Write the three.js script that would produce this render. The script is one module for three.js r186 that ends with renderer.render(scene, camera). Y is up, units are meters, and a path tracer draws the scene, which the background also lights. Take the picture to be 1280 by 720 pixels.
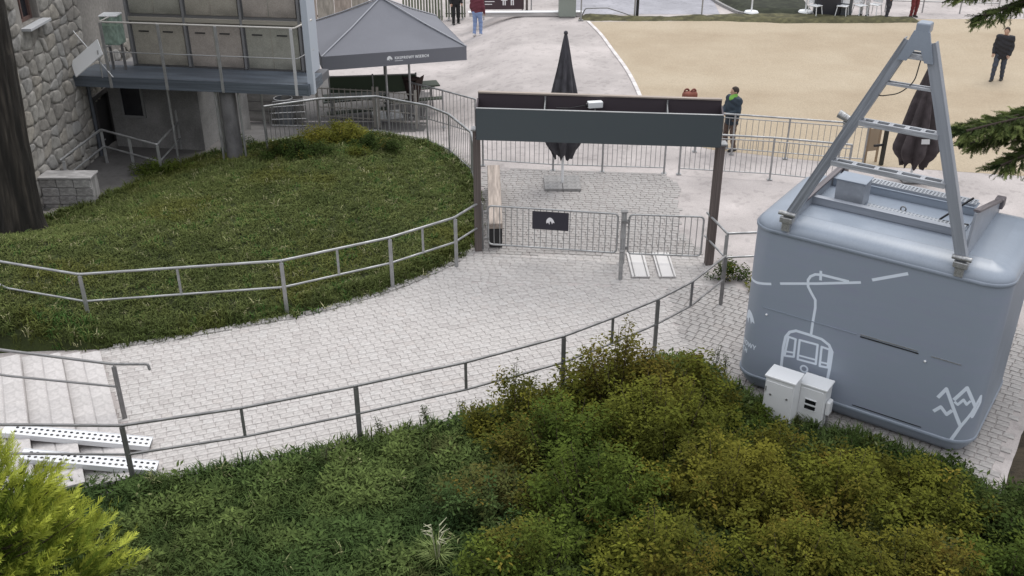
import * as THREE from 'three';
import { RoundedBoxGeometry } from 'three/addons/geometries/RoundedBoxGeometry.js';
import { MarchingCubes } from 'three/addons/objects/MarchingCubes.js';
import { mergeGeometries, mergeVertices } from 'three/addons/utils/BufferGeometryUtils.js';

// ---------------------------------------------------------------- camera, sky, sun, exposure
const scene = new THREE.Scene();
const camera = new THREE.PerspectiveCamera(31.98, 1280 / 720, 0.1, 400);
camera.position.set(0, 9.3, 0);
camera.rotation.set(-27.7 * Math.PI / 180, 0, 0);
const renderer = new THREE.WebGLRenderer({ antialias: true });
renderer.setSize(1024, 576);
renderer.toneMapping = THREE.LinearToneMapping;
renderer.toneMappingExposure = 1.30;
renderer.shadowMap.enabled = true;
renderer.shadowMap.type = THREE.PCFSoftShadowMap;

{ // an overcast sky: even cloud, about three times brighter overhead than at the horizon
  const W = 256, Hh = 128, d = new Float32Array(W * Hh * 4);
  for (let j = 0; j < Hh; j++) for (let i = 0; i < W; i++) {
    const el = ((j + 0.5) / Hh - 0.5) * Math.PI, az = (i / W) * Math.PI * 2;
    const s = Math.max(0, Math.sin(el));
    const cl = 1 + 0.06 * Math.sin(az * 3 + 5 * s) * (1 - s) + 0.04 * Math.sin(az * 7 - 9 * s) * (1 - s);
    const L = (0.36 + 0.94 * s) * cl, k = (j * W + i) * 4;
    d[k] = L * 0.965; d[k + 1] = L * 0.985; d[k + 2] = L * 1.035; d[k + 3] = 1;
  }
  const t = new THREE.DataTexture(d, W, Hh, THREE.RGBAFormat, THREE.FloatType);
  t.mapping = THREE.EquirectangularReflectionMapping; t.magFilter = THREE.LinearFilter; t.minFilter = THREE.LinearFilter; t.needsUpdate = true;
  scene.background = t; scene.environment = t;
}
const sun = new THREE.DirectionalLight(new THREE.Color(1, 0.965, 0.91), 1.3);
sun.position.set(13, 34, -34); sun.target.position.set(0, 0, -18);
sun.castShadow = true; sun.shadow.radius = 60; sun.shadow.mapSize.set(2048, 2048);
Object.assign(sun.shadow.camera, { left: -35, right: 35, top: 35, bottom: -35, near: 1, far: 120 });
scene.add(sun, sun.target);

// ---------------------------------------------------------------- helpers
function rngOf(seed) { let a = seed >>> 0; return () => { a = (a + 0x6D2B79F5) | 0; let t = Math.imul(a ^ (a >>> 15), 1 | a); t = (t + Math.imul(t ^ (t >>> 7), 61 | t)) ^ t; return ((t ^ (t >>> 14)) >>> 0) / 4294967296; }; }
const R = rngOf(20417), rr = (a, b) => a + (b - a) * R();
const V = (x, y, z) => new THREE.Vector3(x, y, z);
const clamp = (x, a = 0, b = 1) => Math.min(b, Math.max(a, x));
const sm = (a, b, x) => { const t = clamp((x - a) / (b - a)); return t * t * (3 - 2 * t); };
function h2(i, j) { let n = Math.imul(i, 374761393) + Math.imul(j, 668265263); n = Math.imul(n ^ (n >>> 13), 1274126177); return ((n ^ (n >>> 16)) >>> 0) / 4294967296; }
function vnoise(x, y, per = 0) {
  const i = Math.floor(x), j = Math.floor(y), fx = x - i, fy = y - j, u = fx * fx * (3 - 2 * fx), v = fy * fy * (3 - 2 * fy);
  const w = per ? (k) => ((k % per) + per) % per : (k) => k;
  const a = h2(w(i), w(j)), b = h2(w(i + 1), w(j)), c = h2(w(i), w(j + 1)), e = h2(w(i + 1), w(j + 1));
  return a + (b - a) * u + (c - a) * v + (a - b - c + e) * u * v;
}
function fbm(x, y, o = 4, per = 0) { let s = 0, a = 0.5, t = 0; for (let k = 0; k < o; k++) { s += a * vnoise(x, y, per); t += a; a *= 0.5; x *= 2; y *= 2; per *= 2; } return s / t; }
function sdPoly(P, x, y) { // signed distance, positive inside
  let d = Infinity, s = 1;
  for (let i = 0, j = P.length - 1; i < P.length; j = i++) {
    const ex = P[j][0] - P[i][0], ey = P[j][1] - P[i][1], wx = x - P[i][0], wy = y - P[i][1];
    const t = clamp((wx * ex + wy * ey) / (ex * ex + ey * ey)), bx = wx - ex * t, by = wy - ey * t;
    d = Math.min(d, bx * bx + by * by);
    const c1 = y >= P[i][1], c2 = y < P[j][1], c3 = ex * wy > ey * wx;
    if ((c1 && c2 && c3) || (!c1 && !c2 && !c3)) s = -s;
  }
  return -s * Math.sqrt(d);
}
const counts = {};
const numbered = (n) => { const k = counts[n] = (counts[n] ?? -1) + 1; return k ? n + '_' + String(k).padStart(3, '0') : n; };
function shade(o) { o.castShadow = true; o.receiveShadow = true; return o; }
function merged(g) {
  if (!Array.isArray(g)) return g;
  if (g.length === 1) return g[0];
  return mergeGeometries(g.map((q) => { const n = q.index ? q.toNonIndexed() : q; for (const k of Object.keys(n.attributes)) if (!['position', 'normal', 'uv'].includes(k)) n.deleteAttribute(k); if (!n.attributes.uv) n.setAttribute('uv', new THREE.BufferAttribute(new Float32Array(n.attributes.position.count * 2), 2)); return n; }));
}
function part(name, g, m, parent, label) { const o = shade(new THREE.Mesh(merged(g), m)); o.name = name; if (label) o.userData.label = label; parent.add(o); return o; }
function thing(name, label, category, pos = [0, 0, 0], turn = 0, group) {
  const o = new THREE.Group(); o.name = numbered(name); o.position.set(...pos); o.rotation.y = turn; scene.add(o);
  o.userData = { label, category }; if (group) o.userData.group = group; return o;
}
function solo(name, g, m, label, category, group) { const o = part(numbered(name), g, m, scene, label); o.userData.category = category; if (group) o.userData.group = group; return o; }
function struct(name, g, m) { const o = part(name, g, m, scene); o.userData.kind = 'structure'; return o; }
function copyOf(src, label, pos, turn = 0) { const c = src.clone(); c.name = numbered(src.name.replace(/_\d+$/, '')); c.userData = { ...src.userData, label }; c.position.set(...pos); c.rotation.y = turn; scene.add(c); return c; }
function box(w, h, d, x = 0, y = 0, z = 0, ry = 0, bev = 0) { const g = bev ? new RoundedBoxGeometry(w, h, d, 1, bev) : new THREE.BoxGeometry(w, h, d); if (ry) g.rotateY(ry); g.translate(x, y, z); return g; }
function bar(a, b, r, r2 = r, seg = 8) { // a round bar from a to b
  const d = b.clone().sub(a), L = d.length(), g = new THREE.CylinderGeometry(r2, r, L, seg);
  g.translate(0, L / 2, 0); g.applyQuaternion(new THREE.Quaternion().setFromUnitVectors(V(0, 1, 0), d.normalize())); g.translate(a.x, a.y, a.z); return g;
}
function beam(a, b, w, h, up = V(0, 1, 0), bev = 0) { // a square bar from a to b, w across, h along "up"
  const d = b.clone().sub(a), L = d.length(); d.normalize();
  const x = new THREE.Vector3().crossVectors(up, d).normalize(), y = new THREE.Vector3().crossVectors(d, x);
  const g = bev ? new RoundedBoxGeometry(w, h, L, 1, bev) : new THREE.BoxGeometry(w, h, L);
  g.applyMatrix4(new THREE.Matrix4().makeBasis(x, y, d).setPosition(a.clone().add(b).multiplyScalar(0.5))); return g;
}
function pipe(pts, r, bendR = 0.06, seg = 7) { // a tube along a polyline with rounded corners
  const c = new THREE.CurvePath();
  let cur = pts[0].clone();
  for (let i = 1; i < pts.length - 1; i++) {
    const p = pts[i], din = p.clone().sub(pts[i - 1]), dout = pts[i + 1].clone().sub(p), b = Math.min(bendR, din.length() * 0.4, dout.length() * 0.4);
    const p1 = p.clone().addScaledVector(din.normalize(), -b), p2 = p.clone().addScaledVector(dout.normalize(), b);
    c.add(new THREE.LineCurve3(cur, p1)); c.add(new THREE.QuadraticBezierCurve3(p1, p, p2)); cur = p2;
  }
  c.add(new THREE.LineCurve3(cur, pts[pts.length - 1]));
  const gs = [];
  for (const k of c.curves) gs.push(new THREE.TubeGeometry(k, k.isLineCurve3 ? 1 : 5, r, seg, false));
  for (const e of [pts[0], pts[pts.length - 1]]) { const s = new THREE.SphereGeometry(r, seg, 4); s.translate(e.x, e.y, e.z); gs.push(s); }
  return merged(gs);
}
function noiseMap(n, fn, rep = 1, srgb = true) { // tileable n x n texture; fn(u, v) -> [r, g, b] 0..1
  const d = new Uint8Array(n * n * 4);
  for (let j = 0; j < n; j++) for (let i = 0; i < n; i++) { const c = fn(i / n, j / n), k = (j * n + i) * 4; for (let q = 0; q < 3; q++) d[k + q] = clamp(c[q]) * 255; d[k + 3] = 255; }
  const t = new THREE.DataTexture(d, n, n); t.wrapS = t.wrapT = THREE.RepeatWrapping; t.magFilter = THREE.LinearFilter; t.minFilter = THREE.LinearMipmapLinearFilter; t.generateMipmaps = true;
  if (srgb) t.colorSpace = THREE.SRGBColorSpace; t.repeat.set(rep, rep); t.needsUpdate = true; return t;
}
const mat = (r, g, b, rough = 0.8, metal = 0, extra = {}) => new THREE.MeshStandardMaterial({ color: new THREE.Color().setRGB(r, g, b), roughness: rough, metalness: metal, ...extra });
const speck = (n, f, lo, hi, tint = [1, 1, 1]) => noiseMap(n, (u, v) => { const a = fbm(u * f, v * f, 5, f), b = h2((u * n) | 0, (v * n) | 0); const q = lo + (hi - lo) * (0.75 * a + 0.25 * b); return [q * tint[0], q * tint[1], q * tint[2]]; });
const speckMap = speck(256, 8, 0.62, 1.15);
const bumpFine = noiseMap(256, (u, v) => { const q = 0.6 * fbm(u * 16, v * 16, 4, 16) + 0.4 * h2((u * 256) | 0, (v * 256) | 0); return [q, q, q]; }, 1, false);
const withRep = (t, r, r2 = r) => { const c = t.clone(); c.repeat.set(r, r2); c.needsUpdate = true; return c; };

const M = {
  galv: mat(0.48, 0.485, 0.49, 0.42, 0.55, { map: withRep(speckMap, 2) }),
  galvDark: mat(0.30, 0.295, 0.295, 0.5, 0.5, { map: withRep(speckMap, 2) }),
  white: mat(0.74, 0.75, 0.76, 0.5),
  cabin: mat(0.262, 0.302, 0.362, 0.5, 0, { map: withRep(speck(256, 6, 0.86, 1.04), 0.35) }),
  cabinDark: mat(0.262, 0.302, 0.362, 0.5),
  cabinRoof: mat(0.262, 0.302, 0.362, 0.3, 0, { map: withRep(speck(256, 6, 0.9, 1.03), 0.35) }),
  bars: mat(0.46, 0.48, 0.52, 0.4, 0.1, { map: withRep(speckMap, 1) }),
  frame: mat(0.31, 0.335, 0.38, 0.42, 0.1, { map: withRep(speck(256, 6, 0.86, 1.05), 1) }),
  frameLeft: mat(0.31, 0.335, 0.38, 0.42, 0.1, { map: withRep(speckMap, 1) }),
  frameBrown: mat(0.16, 0.14, 0.15, 0.5, 0.1, { map: withRep(speckMap, 1) }),
  wood: mat(0.20, 0.175, 0.17, 0.85, 0, { map: noiseMap(256, (u, v) => { const a = fbm(u * 32, v * 3, 4, 0), q = 0.55 + 0.5 * a; return [q, q * 0.97, q * 0.95]; }) }),
  woodPale: mat(0.45, 0.38, 0.33, 0.8, 0, { map: speckMap }),
  board: mat(0.055, 0.068, 0.075, 0.62),
  boardIn: mat(0.05, 0.038, 0.046, 0.7),
  canopy: mat(0.17, 0.175, 0.20, 0.85, 0, { map: withRep(speck(256, 4, 0.9, 1.03), 0.3) }),
  canopySide: mat(0.17, 0.175, 0.20, 0.85),
  clothDark: mat(0.075, 0.073, 0.085, 0.9, 0, { map: withRep(speckMap, 1), side: THREE.DoubleSide }),
  clothBrown: mat(0.07, 0.056, 0.06, 0.9, 0, { map: withRep(speckMap, 1), side: THREE.DoubleSide }),
  black: mat(0.018, 0.018, 0.02, 0.6),
  slab: mat(0.36, 0.35, 0.345, 0.9, 0, { map: withRep(speckMap, 2) }),
};

// ---------------------------------------------------------------- ground
// the plaza lies level by the gate and drops to a terrace 0.7 m lower beyond the lawn on the left
const gh = (x, z) => -0.7 * sm(-26.2, -30.5, z) * sm(0.6, -2.6, x);
function gridSheet(x0, x1, z0, z1, st, yf, inside) {
  const nx = Math.round((x1 - x0) / st), nz = Math.round((z1 - z0) / st), P = [], UV = [], I = [], id = new Int32Array((nx + 1) * (nz + 1));
  for (let j = 0; j <= nz; j++) for (let i = 0; i <= nx; i++) { const x = x0 + i * st, z = z0 + j * st; id[j * (nx + 1) + i] = P.length / 3; P.push(x, yf(x, z), z); UV.push(x, z); }
  for (let j = 0; j < nz; j++) for (let i = 0; i < nx; i++) {
    if (inside && !inside(x0 + (i + 0.5) * st, z0 + (j + 0.5) * st)) continue;
    const a = id[j * (nx + 1) + i], b = a + 1, c = id[(j + 1) * (nx + 1) + i], e = c + 1; I.push(a, c, b, b, c, e);
  }
  const g = new THREE.BufferGeometry(); g.setAttribute('position', new THREE.Float32BufferAttribute(P, 3)); g.setAttribute('uv', new THREE.Float32BufferAttribute(UV, 2)); g.setIndex(I); g.computeVertexNormals(); return g;
}
function flat(poly, y) { // a level sheet of the polygon [x, z], uv in metres
  const s = new THREE.Shape(poly.map(([x, z]) => new THREE.Vector2(x, -z))), g = new THREE.ShapeGeometry(s); g.rotateX(-Math.PI / 2); g.translate(0, y, 0); return g;
}
const concreteMap = noiseMap(512, (u, v) => { const a = fbm(u * 6, v * 6, 5, 6), b = h2((u * 512) | 0, (v * 512) | 0), c = fbm(u * 40, v * 40, 2, 40); const q = 0.78 + 0.22 * a + 0.10 * (b - 0.5) - 0.06 * sm(0.6, 0.8, c); return [q, q * 0.985, q * 0.985]; });
const sandMap = noiseMap(512, (u, v) => { const a = fbm(u * 5, v * 5, 5, 5), b = h2((u * 512) | 0, (v * 512) | 0); const q = 0.86 + 0.12 * a + 0.16 * (b - 0.5); return [q, q * (0.98 + 0.03 * a), q * (0.95 + 0.06 * a)]; });
const plazaMat = mat(0.53, 0.50, 0.485, 0.9, 0, { map: withRep(concreteMap, 0.16), bumpMap: withRep(bumpFine, 0.9), bumpScale: 0.004 });
struct('ground', gridSheet(-60, 60, -75, 5, 0.5, (x, z) => gh(x, z) - 0.009), plazaMat);
const sandPoly = [[3.06, -40.77], [3.4, -38.63], [3.63, -36.35], [3.9, -33.58], [4.0, -31.07], [4.02, -28.27], [4.6, -26.4], [5.4, -25.75], [7.65, -25.0], [9.58, -24.5], [13.5, -23.7], [24, -22.4], [34, -22], [36, -41.4], [16, -41.2], [8, -40.9]];
struct('sand_court', flat(sandPoly, -0.005), mat(0.44, 0.365, 0.272, 0.95, 0, { map: withRep(sandMap, 0.13), bumpMap: withRep(bumpFine, 0.7), bumpScale: 0.006 }));
{ // pale kerb stones round the curved edge of the sand
  const K = [[3.06, -40.77], [3.4, -38.63], [3.63, -36.35], [3.9, -33.58], [4.0, -31.07], [4.02, -28.27], [4.6, -26.4]];
  const c = new THREE.CatmullRomCurve3(K.map(([x, z]) => V(x, 0.0, z))), n = 30, k = new THREE.Group(); k.name = 'kerb'; k.userData.kind = 'structure'; scene.add(k);
  const km = [mat(0.62, 0.59, 0.58, 0.9), mat(0.54, 0.51, 0.5, 0.9)];
  for (let i = 0; i < n; i++) { const a = c.getPointAt(i / n), b = c.getPointAt((i + 0.97) / n); a.y = b.y = -0.012 + 0.004 * R(); part('kerb_stone', beam(a, b, 0.13, 0.08, V(0, 1, 0), 0.012), km[i & 1], k); }
}
// lawn bank on the left
const lawnPoly = [[-9.9, -15.35], [-8.6, -15.45], [-7.35, -15.45], [-6.2, -15.72], [-5.05, -16.2], [-4.0, -16.6], [-3.25, -17.05], [-2.5, -17.55], [-1.8, -18.22], [-1.18, -18.95], [-0.72, -19.9], [-0.75, -22], [-1.0, -24], [-1.7, -25.5], [-2.3, -26.3], [-3.8, -27.1], [-5.3, -26.9], [-6.7, -26.1], [-8.2, -25.3], [-9.0, -23.9], [-9.9, -22.3], [-10.6, -21.2], [-12.5, -20.4], [-15, -19.6], [-18, -19], [-18, -15.3]];
const stepUp = (x) => 0.13 * clamp((-6.4 - x) / 0.62, 0, 7);
const lawnY = (x, z) => { const d = sdPoly(lawnPoly, x, z); return -0.07 - 0.6 * sm(-0.02, -0.3, d) + 0.36 * sm(-0.05, 3.6, d) + 0.16 * sm(-0.2, 3.2, d) * sm(-0.8, -5, x) + 0.13 * sm(-0.1, 0.35, d) + 0.05 * (fbm(x * 1.1, z * 1.1, 3) - 0.5) * sm(0, 0.6, d) + 0.75 * stepUp(x) * sm(-20, -15.6, z) + gh(x, z) * sm(1.2, -0.2, d); };
const turfMap = noiseMap(256, (u, v) => { const a = fbm(u * 8, v * 8, 5, 8), b = h2((u * 256) | 0, (v * 256) | 0), q = 0.5 + 0.5 * a + 0.2 * (b - 0.5); return [q, q, q * 0.9]; });
const turfMat = mat(0.05, 0.068, 0.016, 1, 0, { map: withRep(turfMap, 0.5), bumpMap: withRep(bumpFine, 1), bumpScale: 0.02 });
struct('lawn', gridSheet(-18.5, -0.2, -27.8, -15, 0.2, lawnY, (x, z) => sdPoly(lawnPoly, x, z) > -0.35), turfMat);
{ // rough edging stones along the foot of the lawn, half under the grass
  const k = new THREE.Group(); k.name = 'lawn_edging'; k.userData.kind = 'structure'; scene.add(k); const c = new THREE.CatmullRomCurve3([[-7.2, -15.38], [-6.2, -15.66], [-5.05, -16.14], [-4.0, -16.54], [-3.25, -16.99], [-2.5, -17.5], [-1.8, -18.17], [-1.15, -18.9]].map(([x, z]) => V(x + 0.03, -0.018, z - 0.06))), er = rngOf(15), em = [mat(0.42, 0.40, 0.385, 0.95, 0, { map: speckMap }), mat(0.34, 0.325, 0.31, 0.95, 0, { map: speckMap }), mat(0.48, 0.46, 0.445, 0.95, 0, { map: speckMap })];
  for (let u = 0.002; u < 0.985;) { const w = 0.016 + 0.016 * er(), a = c.getPointAt(u), b = c.getPointAt(Math.min(1, u + w * 0.93)), j = V(0, 0.02 * (er() - 0.5), 0.05 * (er() - 0.5)); part('edging_stone', beam(a.add(j), b.add(j).add(V(0, 0.012 * (er() - 0.5), 0.02 * (er() - 0.5))), 0.11 + 0.04 * er(), 0.09, V(0, 1, 0), 0.014), em[Math.floor(er() * 3)], k); u += w; }
}
// planted bank below the camera
const bankPoly = [[-18, -11.2], [-8, -11.25], [-5.3, -11.62], [-3.7, -12.08], [-2.33, -12.55], [-0.5, -13.28], [0.8, -13.95], [2.7, -15.0], [3.2, -14.9], [3.8, -13.95], [4.5, -13.1], [5.3, -12.75], [6.3, -12.1], [6.9, -11.4], [9, -11.3], [16, -11.3], [16, -1], [-18, -1]];
const bankY = (x, z) => { const d = sdPoly(bankPoly, x, z); return -0.09 - 0.6 * sm(-0.02, -0.3, d) + 0.12 * sm(-0.05, 0.3, d) + 0.55 * sm(0.1, 5, d) + 0.06 * (fbm(x * 1.3 + 9, z * 1.3, 3) - 0.5) * sm(0, 0.6, d) + 0.6 * stepUp(x) * sm(-9, -11.6, z) * sm(-0.1, 0.3, d); };
struct('planting_bed', gridSheet(-18, 16, -15.6, -1, 0.2, bankY, (x, z) => sdPoly(bankPoly, x, z) > -0.35), mat(0.040, 0.036, 0.020, 1, 0, { map: withRep(turfMap, 0.5), bumpMap: withRep(bumpFine, 1), bumpScale: 0.03 }));
const soilPoly = [[6.98, -11.2], [7.02, -11.6], [7.55, -12.45], [8.3, -13.55], [9.6, -15.6], [14, -15.6], [16, -11.2]];
struct('soil', gridSheet(6.6, 16, -15.8, -11, 0.2, (x, z) => { const d = sdPoly(soilPoly, x, z); return -0.05 + 0.09 * sm(-0.02, 0.3, d) + 0.04 * (fbm(x * 3, z * 3, 3) - 0.5) * sm(0, 0.3, d); }, (x, z) => sdPoly(soilPoly, x, z) > -0.3), mat(0.11, 0.085, 0.068, 1, 0, { map: withRep(turfMap, 0.8), bumpMap: withRep(bumpFine, 1.2), bumpScale: 0.03 }));

// ---------------------------------------------------------------- stone setts of the path, the gate and the cabin's forecourt
const settPoly = [[-7.3, -15.1], [-7.6, -15.9], [-5, -16.6], [-3.2, -17.5], [-1.7, -18.7], [-0.95, -19.6], [-0.85, -21], [-0.75, -24.35], [3.9, -24.0], [4.15, -23.4], [3.75, -20.4], [4.15, -19.2], [4.15, -18.0], [5.2, -17.3], [9.3, -17.2], [9.55, -15.6], [8.25, -13.5], [7.0, -11.55], [6.7, -11.3], [6.0, -11.9], [5.2, -12.4], [4.3, -12.7], [3.6, -13.6], [3.1, -14.6], [2.6, -14.7], [0.8, -13.65], [-0.5, -12.95], [-2.33, -12.2], [-3.7, -11.75], [-5.2, -11.3], [-5.5, -11.2], [-5.85, -12.4]];
const gatePoly = [[-2, -18.0], [4.6, -17.75], [10, -17.1], [10, -26], [-2, -26]];
const settGeo = (() => { // chamfered block, unit plan, 6 cm deep
  const c = 0.035, P = [], I = [];
  const ring = (h, y) => { const b = P.length / 3; P.push(-h, y, -h, h, y, -h, h, y, h, -h, y, h); return b; };
  const a = ring(0.5, -0.05), b = ring(0.5, -0.005), t = ring(0.5 - c, 0);
  for (const [p, q] of [[a, b], [b, t]]) for (let i = 0; i < 4; i++) { const j = (i + 1) % 4; I.push(p + i, q + i, p + j, p + j, q + i, q + j); }
  I.push(t, t + 3, t + 1, t + 1, t + 3, t + 2);
  let g = new THREE.BufferGeometry(); g.setAttribute('position', new THREE.Float32BufferAttribute(P, 3)); g.setIndex(I); g = g.toNonIndexed(); g.computeVertexNormals();
  const uv = []; const p = g.attributes.position; for (let i = 0; i < p.count; i++) uv.push(p.getX(i), p.getZ(i)); g.setAttribute('uv', new THREE.Float32BufferAttribute(uv, 2)); return g;
})();
{
  const tones = [[0.52, 0.492, 0.475], [0.505, 0.477, 0.46], [0.535, 0.51, 0.494], [0.475, 0.445, 0.43], [0.51, 0.475, 0.455]];
  const settMap = speck(128, 6, 0.78, 1.1);
  const S = [];
  const lay = (ang, P, skip, pitch, rowPitch, gap = 0.009, wear = 1) => {
    const ca = Math.cos(ang), sa = Math.sin(ang);
    for (let j = -130; j < 130; j++) {
      let x = -13 + 0.5 * pitch * (j & 1) + 0.03 * h2(j, 5);
      const bow = 0;
      while (x < 16) {
        const w = pitch * (0.82 + 0.5 * R()), cx = x + w / 2, cz = j * rowPitch + bow; x += w;
        const wx = cx * ca + cz * sa, wz = -18 - cx * sa + cz * ca;
        if (sdPoly(P, wx, wz) < 0.02 || skip(wx, wz)) continue;
        S.push({ x: wx, z: wz, w: w - gap - 0.004 * R(), d: rowPitch - gap - 0.004 * R(), a: ang + 0.05 * (R() - 0.5), y: 0.006 * (R() - 0.5) + (wear < 1 ? 0.01 : 0), tx: 0.03 * (R() - 0.5), tz: 0.03 * (R() - 0.5), tone: Math.floor(R() * R() * 4.99), wear });
      }
    }
  };
  const underCabin = (x, z) => { const u = (x - 3.8) * 0.82 + (z + 14.12) * 0.5724, w = (x - 3.8) * 0.5724 - (z + 14.12) * 0.82; return u > 0.3 && u < 3.2 && w > 0.3 && w < 2.2; };
  lay(0.36, settPoly, (x, z) => sdPoly(gatePoly, x, z) > 0 || x > 3.1 || underCabin(x, z) || sdPoly(lawnPoly, x, z) > 0.25 || sdPoly(bankPoly, x, z) > 0.3, 0.165, 0.135, 0.004);
  lay(-0.61, settPoly, (x, z) => sdPoly(gatePoly, x, z) > 0 || x <= 3.1 || underCabin(x, z) || sdPoly(bankPoly, x, z) > 0.3, 0.17, 0.14, 0.011, 0.8);
  lay(-0.10, settPoly, (x, z) => sdPoly(gatePoly, x, z) <= 0 || sdPoly(lawnPoly, x, z) > 0.25 || z < -19.25, 0.18, 0.13, 0.005);
  lay(-0.10, settPoly, (x, z) => sdPoly(gatePoly, x, z) <= 0 || z >= -19.25 || sdPoly(lawnPoly, x, z) > 0.25, 0.17, 0.13, 0.012, 0.78);
  const paving = new THREE.Group(); paving.name = 'paving'; paving.userData.kind = 'structure'; scene.add(paving);
  const near = (s) => { const inBush = sdPoly(bankPoly, s.x, s.z) > 0.0 ? 50 : 0; const px = 640 + 1256 * s.x / ((9.3) * 0.465 - s.z * 0.885); return Math.hypot(s.x, s.z) + inBush + (px > 1280 || px < 0 ? 60 : 0); };
  S.sort((a, b) => near(a) - near(b));
  const mats = [1, 0.8].flatMap((w) => tones.map((c) => mat(c[0] * w, c[1] * w, c[2] * w, 0.88, 0, { map: withRep(settMap, 0.7), bumpMap: withRep(bumpFine, 0.6), bumpScale: 0.003 })));
  const q = new THREE.Quaternion(), e = new THREE.Euler(), m4 = new THREE.Matrix4();
  for (const s of S.slice(0, 300)) { const o = part('sett', settGeo, mats[s.tone + (s.wear < 1 ? 5 : 0)], paving); o.position.set(s.x, s.y, s.z); o.rotation.set(s.tx, s.a, s.tz, 'YXZ'); o.scale.set(s.w, 1, s.d); }
  const rest = S.slice(300), im = new THREE.InstancedMesh(settGeo, mat(1, 1, 1, 0.88, 0, { map: withRep(settMap, 0.7), bumpMap: withRep(bumpFine, 0.6), bumpScale: 0.003 }), rest.length);
  rest.forEach((s, i) => { m4.compose(V(s.x, s.y, s.z), q.setFromEuler(e.set(s.tx, s.a, s.tz, 'YXZ')), V(s.w, 1, s.d)); im.setMatrixAt(i, m4); const t = tones[s.tone], k = (0.97 + 0.06 * R()) * s.wear; im.setColorAt(i, new THREE.Color().setRGB(t[0] * k, t[1] * k, t[2] * k)); });
  im.name = 'setts'; im.userData.kind = 'stuff'; shade(im); paving.add(im);
  console.log('setts', S.length);
}
// ---------------------------------------------------------------- steps on the left, with two wheel channels
{
  const e0 = V(-5.72, 0, -12.0), back = V(-0.445, 0, -0.8955).normalize(), left = V(-0.8955, 0, 0.445).normalize();
  const st = thing('stone_steps', 'pale paved steps climbing from the path to the left edge', 'steps');
  const stepMap = withRep(speck(256, 8, 0.84, 1.06), 1), tm = [0.53, 0.51, 0.55].map((v) => mat(v, v * 0.95, v * 0.93, 0.9, 0, { map: stepMap, bumpMap: withRep(bumpFine, 0.6), bumpScale: 0.003 }));
  const riser = mat(0.53, 0.505, 0.495, 0.9, 0, { map: stepMap });
  const ry = Math.atan2(-back.z, back.x);
  for (let k = 0; k < 7; k++) {
    const w = 0.62, y = 0.13 * (k + 1), o = e0.clone().addScaledVector(left, w * k);
    const mid = o.clone().addScaledVector(left, w / 2).addScaledVector(back, 1.55);
    const s = part('step', box(3.9, y + 0.1, w, mid.x, (y - 0.03 - 0.1) / 2, mid.z, ry), riser, st);
    if (k > 4) continue;
    for (let a = 0; a < 13; a++) for (let b = 0; b < 2; b++) { // paving slabs of the tread, proud of their bed
      const L = 0.312, c = o.clone().addScaledVector(left, 0.122 + b * 0.314).addScaledVector(back, -0.30 + a * 0.3 + 0.13 * (b & 1));
      const g = settGeo.clone(); g.scale(L - 0.003 * R(), 1, 0.296); g.rotateY(ry); g.translate(c.x, y + 0.004 * (R() - 0.5), c.z);
      part('sett', g, tm[Math.floor(R() * 3)], s);
    }
  }
  const channel = (label, a, b) => { // a perforated metal channel for wheels
    const t = thing('wheel_channel', label, 'ramp'), d = b.clone().sub(a), L = d.length(), W = 0.235;
    const sh = new THREE.Shape([[0, 0], [L, 0], [L, W], [0, W]].map((p) => new THREE.Vector2(...p)));
    for (let i = 0; i < Math.floor(L / 0.085) - 1; i++) for (let r = 0; r < 2; r++) { const h = new THREE.Path(); h.absarc(0.06 + i * 0.085, 0.065 + r * 0.10, 0.027, 0, Math.PI * 2, true); sh.holes.push(h); }
    const g = new THREE.ExtrudeGeometry(sh, { depth: 0.006, bevelEnabled: false, curveSegments: 3 }); g.rotateX(-Math.PI / 2);
    const fl = [box(L, 0.085, 0.007, L / 2, -0.03, 0.004), box(L, 0.085, 0.007, L / 2, -0.03, -W - 0.004)];
    const wm = mat(0.66, 0.67, 0.69, 0.5, 0.15);
    d.normalize(); const x = d, z = new THREE.Vector3().crossVectors(x, V(0, 1, 0)).normalize(), y = new THREE.Vector3().crossVectors(z, x);
    const f = new THREE.Matrix4().makeBasis(x, y, z).setPosition(a);
    part('channel_plate', g.applyMatrix4(f), wm, t); part('added_dark_backing', box(L, 0.006, W, L / 2, -0.06, -W / 2).applyMatrix4(f), M.galvDark, t); for (const q of fl) part('channel_lip', q.applyMatrix4(f), wm, t);  // second plate is an added backing that makes the perforations look dark
  };
  const p3 = (a, y) => V(a[0], y, a[1]);
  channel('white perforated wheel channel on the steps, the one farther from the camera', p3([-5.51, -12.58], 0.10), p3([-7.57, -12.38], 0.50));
  channel('white perforated wheel channel on the steps, the one nearer the planted bank', p3([-5.23, -11.99], 0.10), p3([-7.06, -11.79], 0.48));
}
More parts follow.
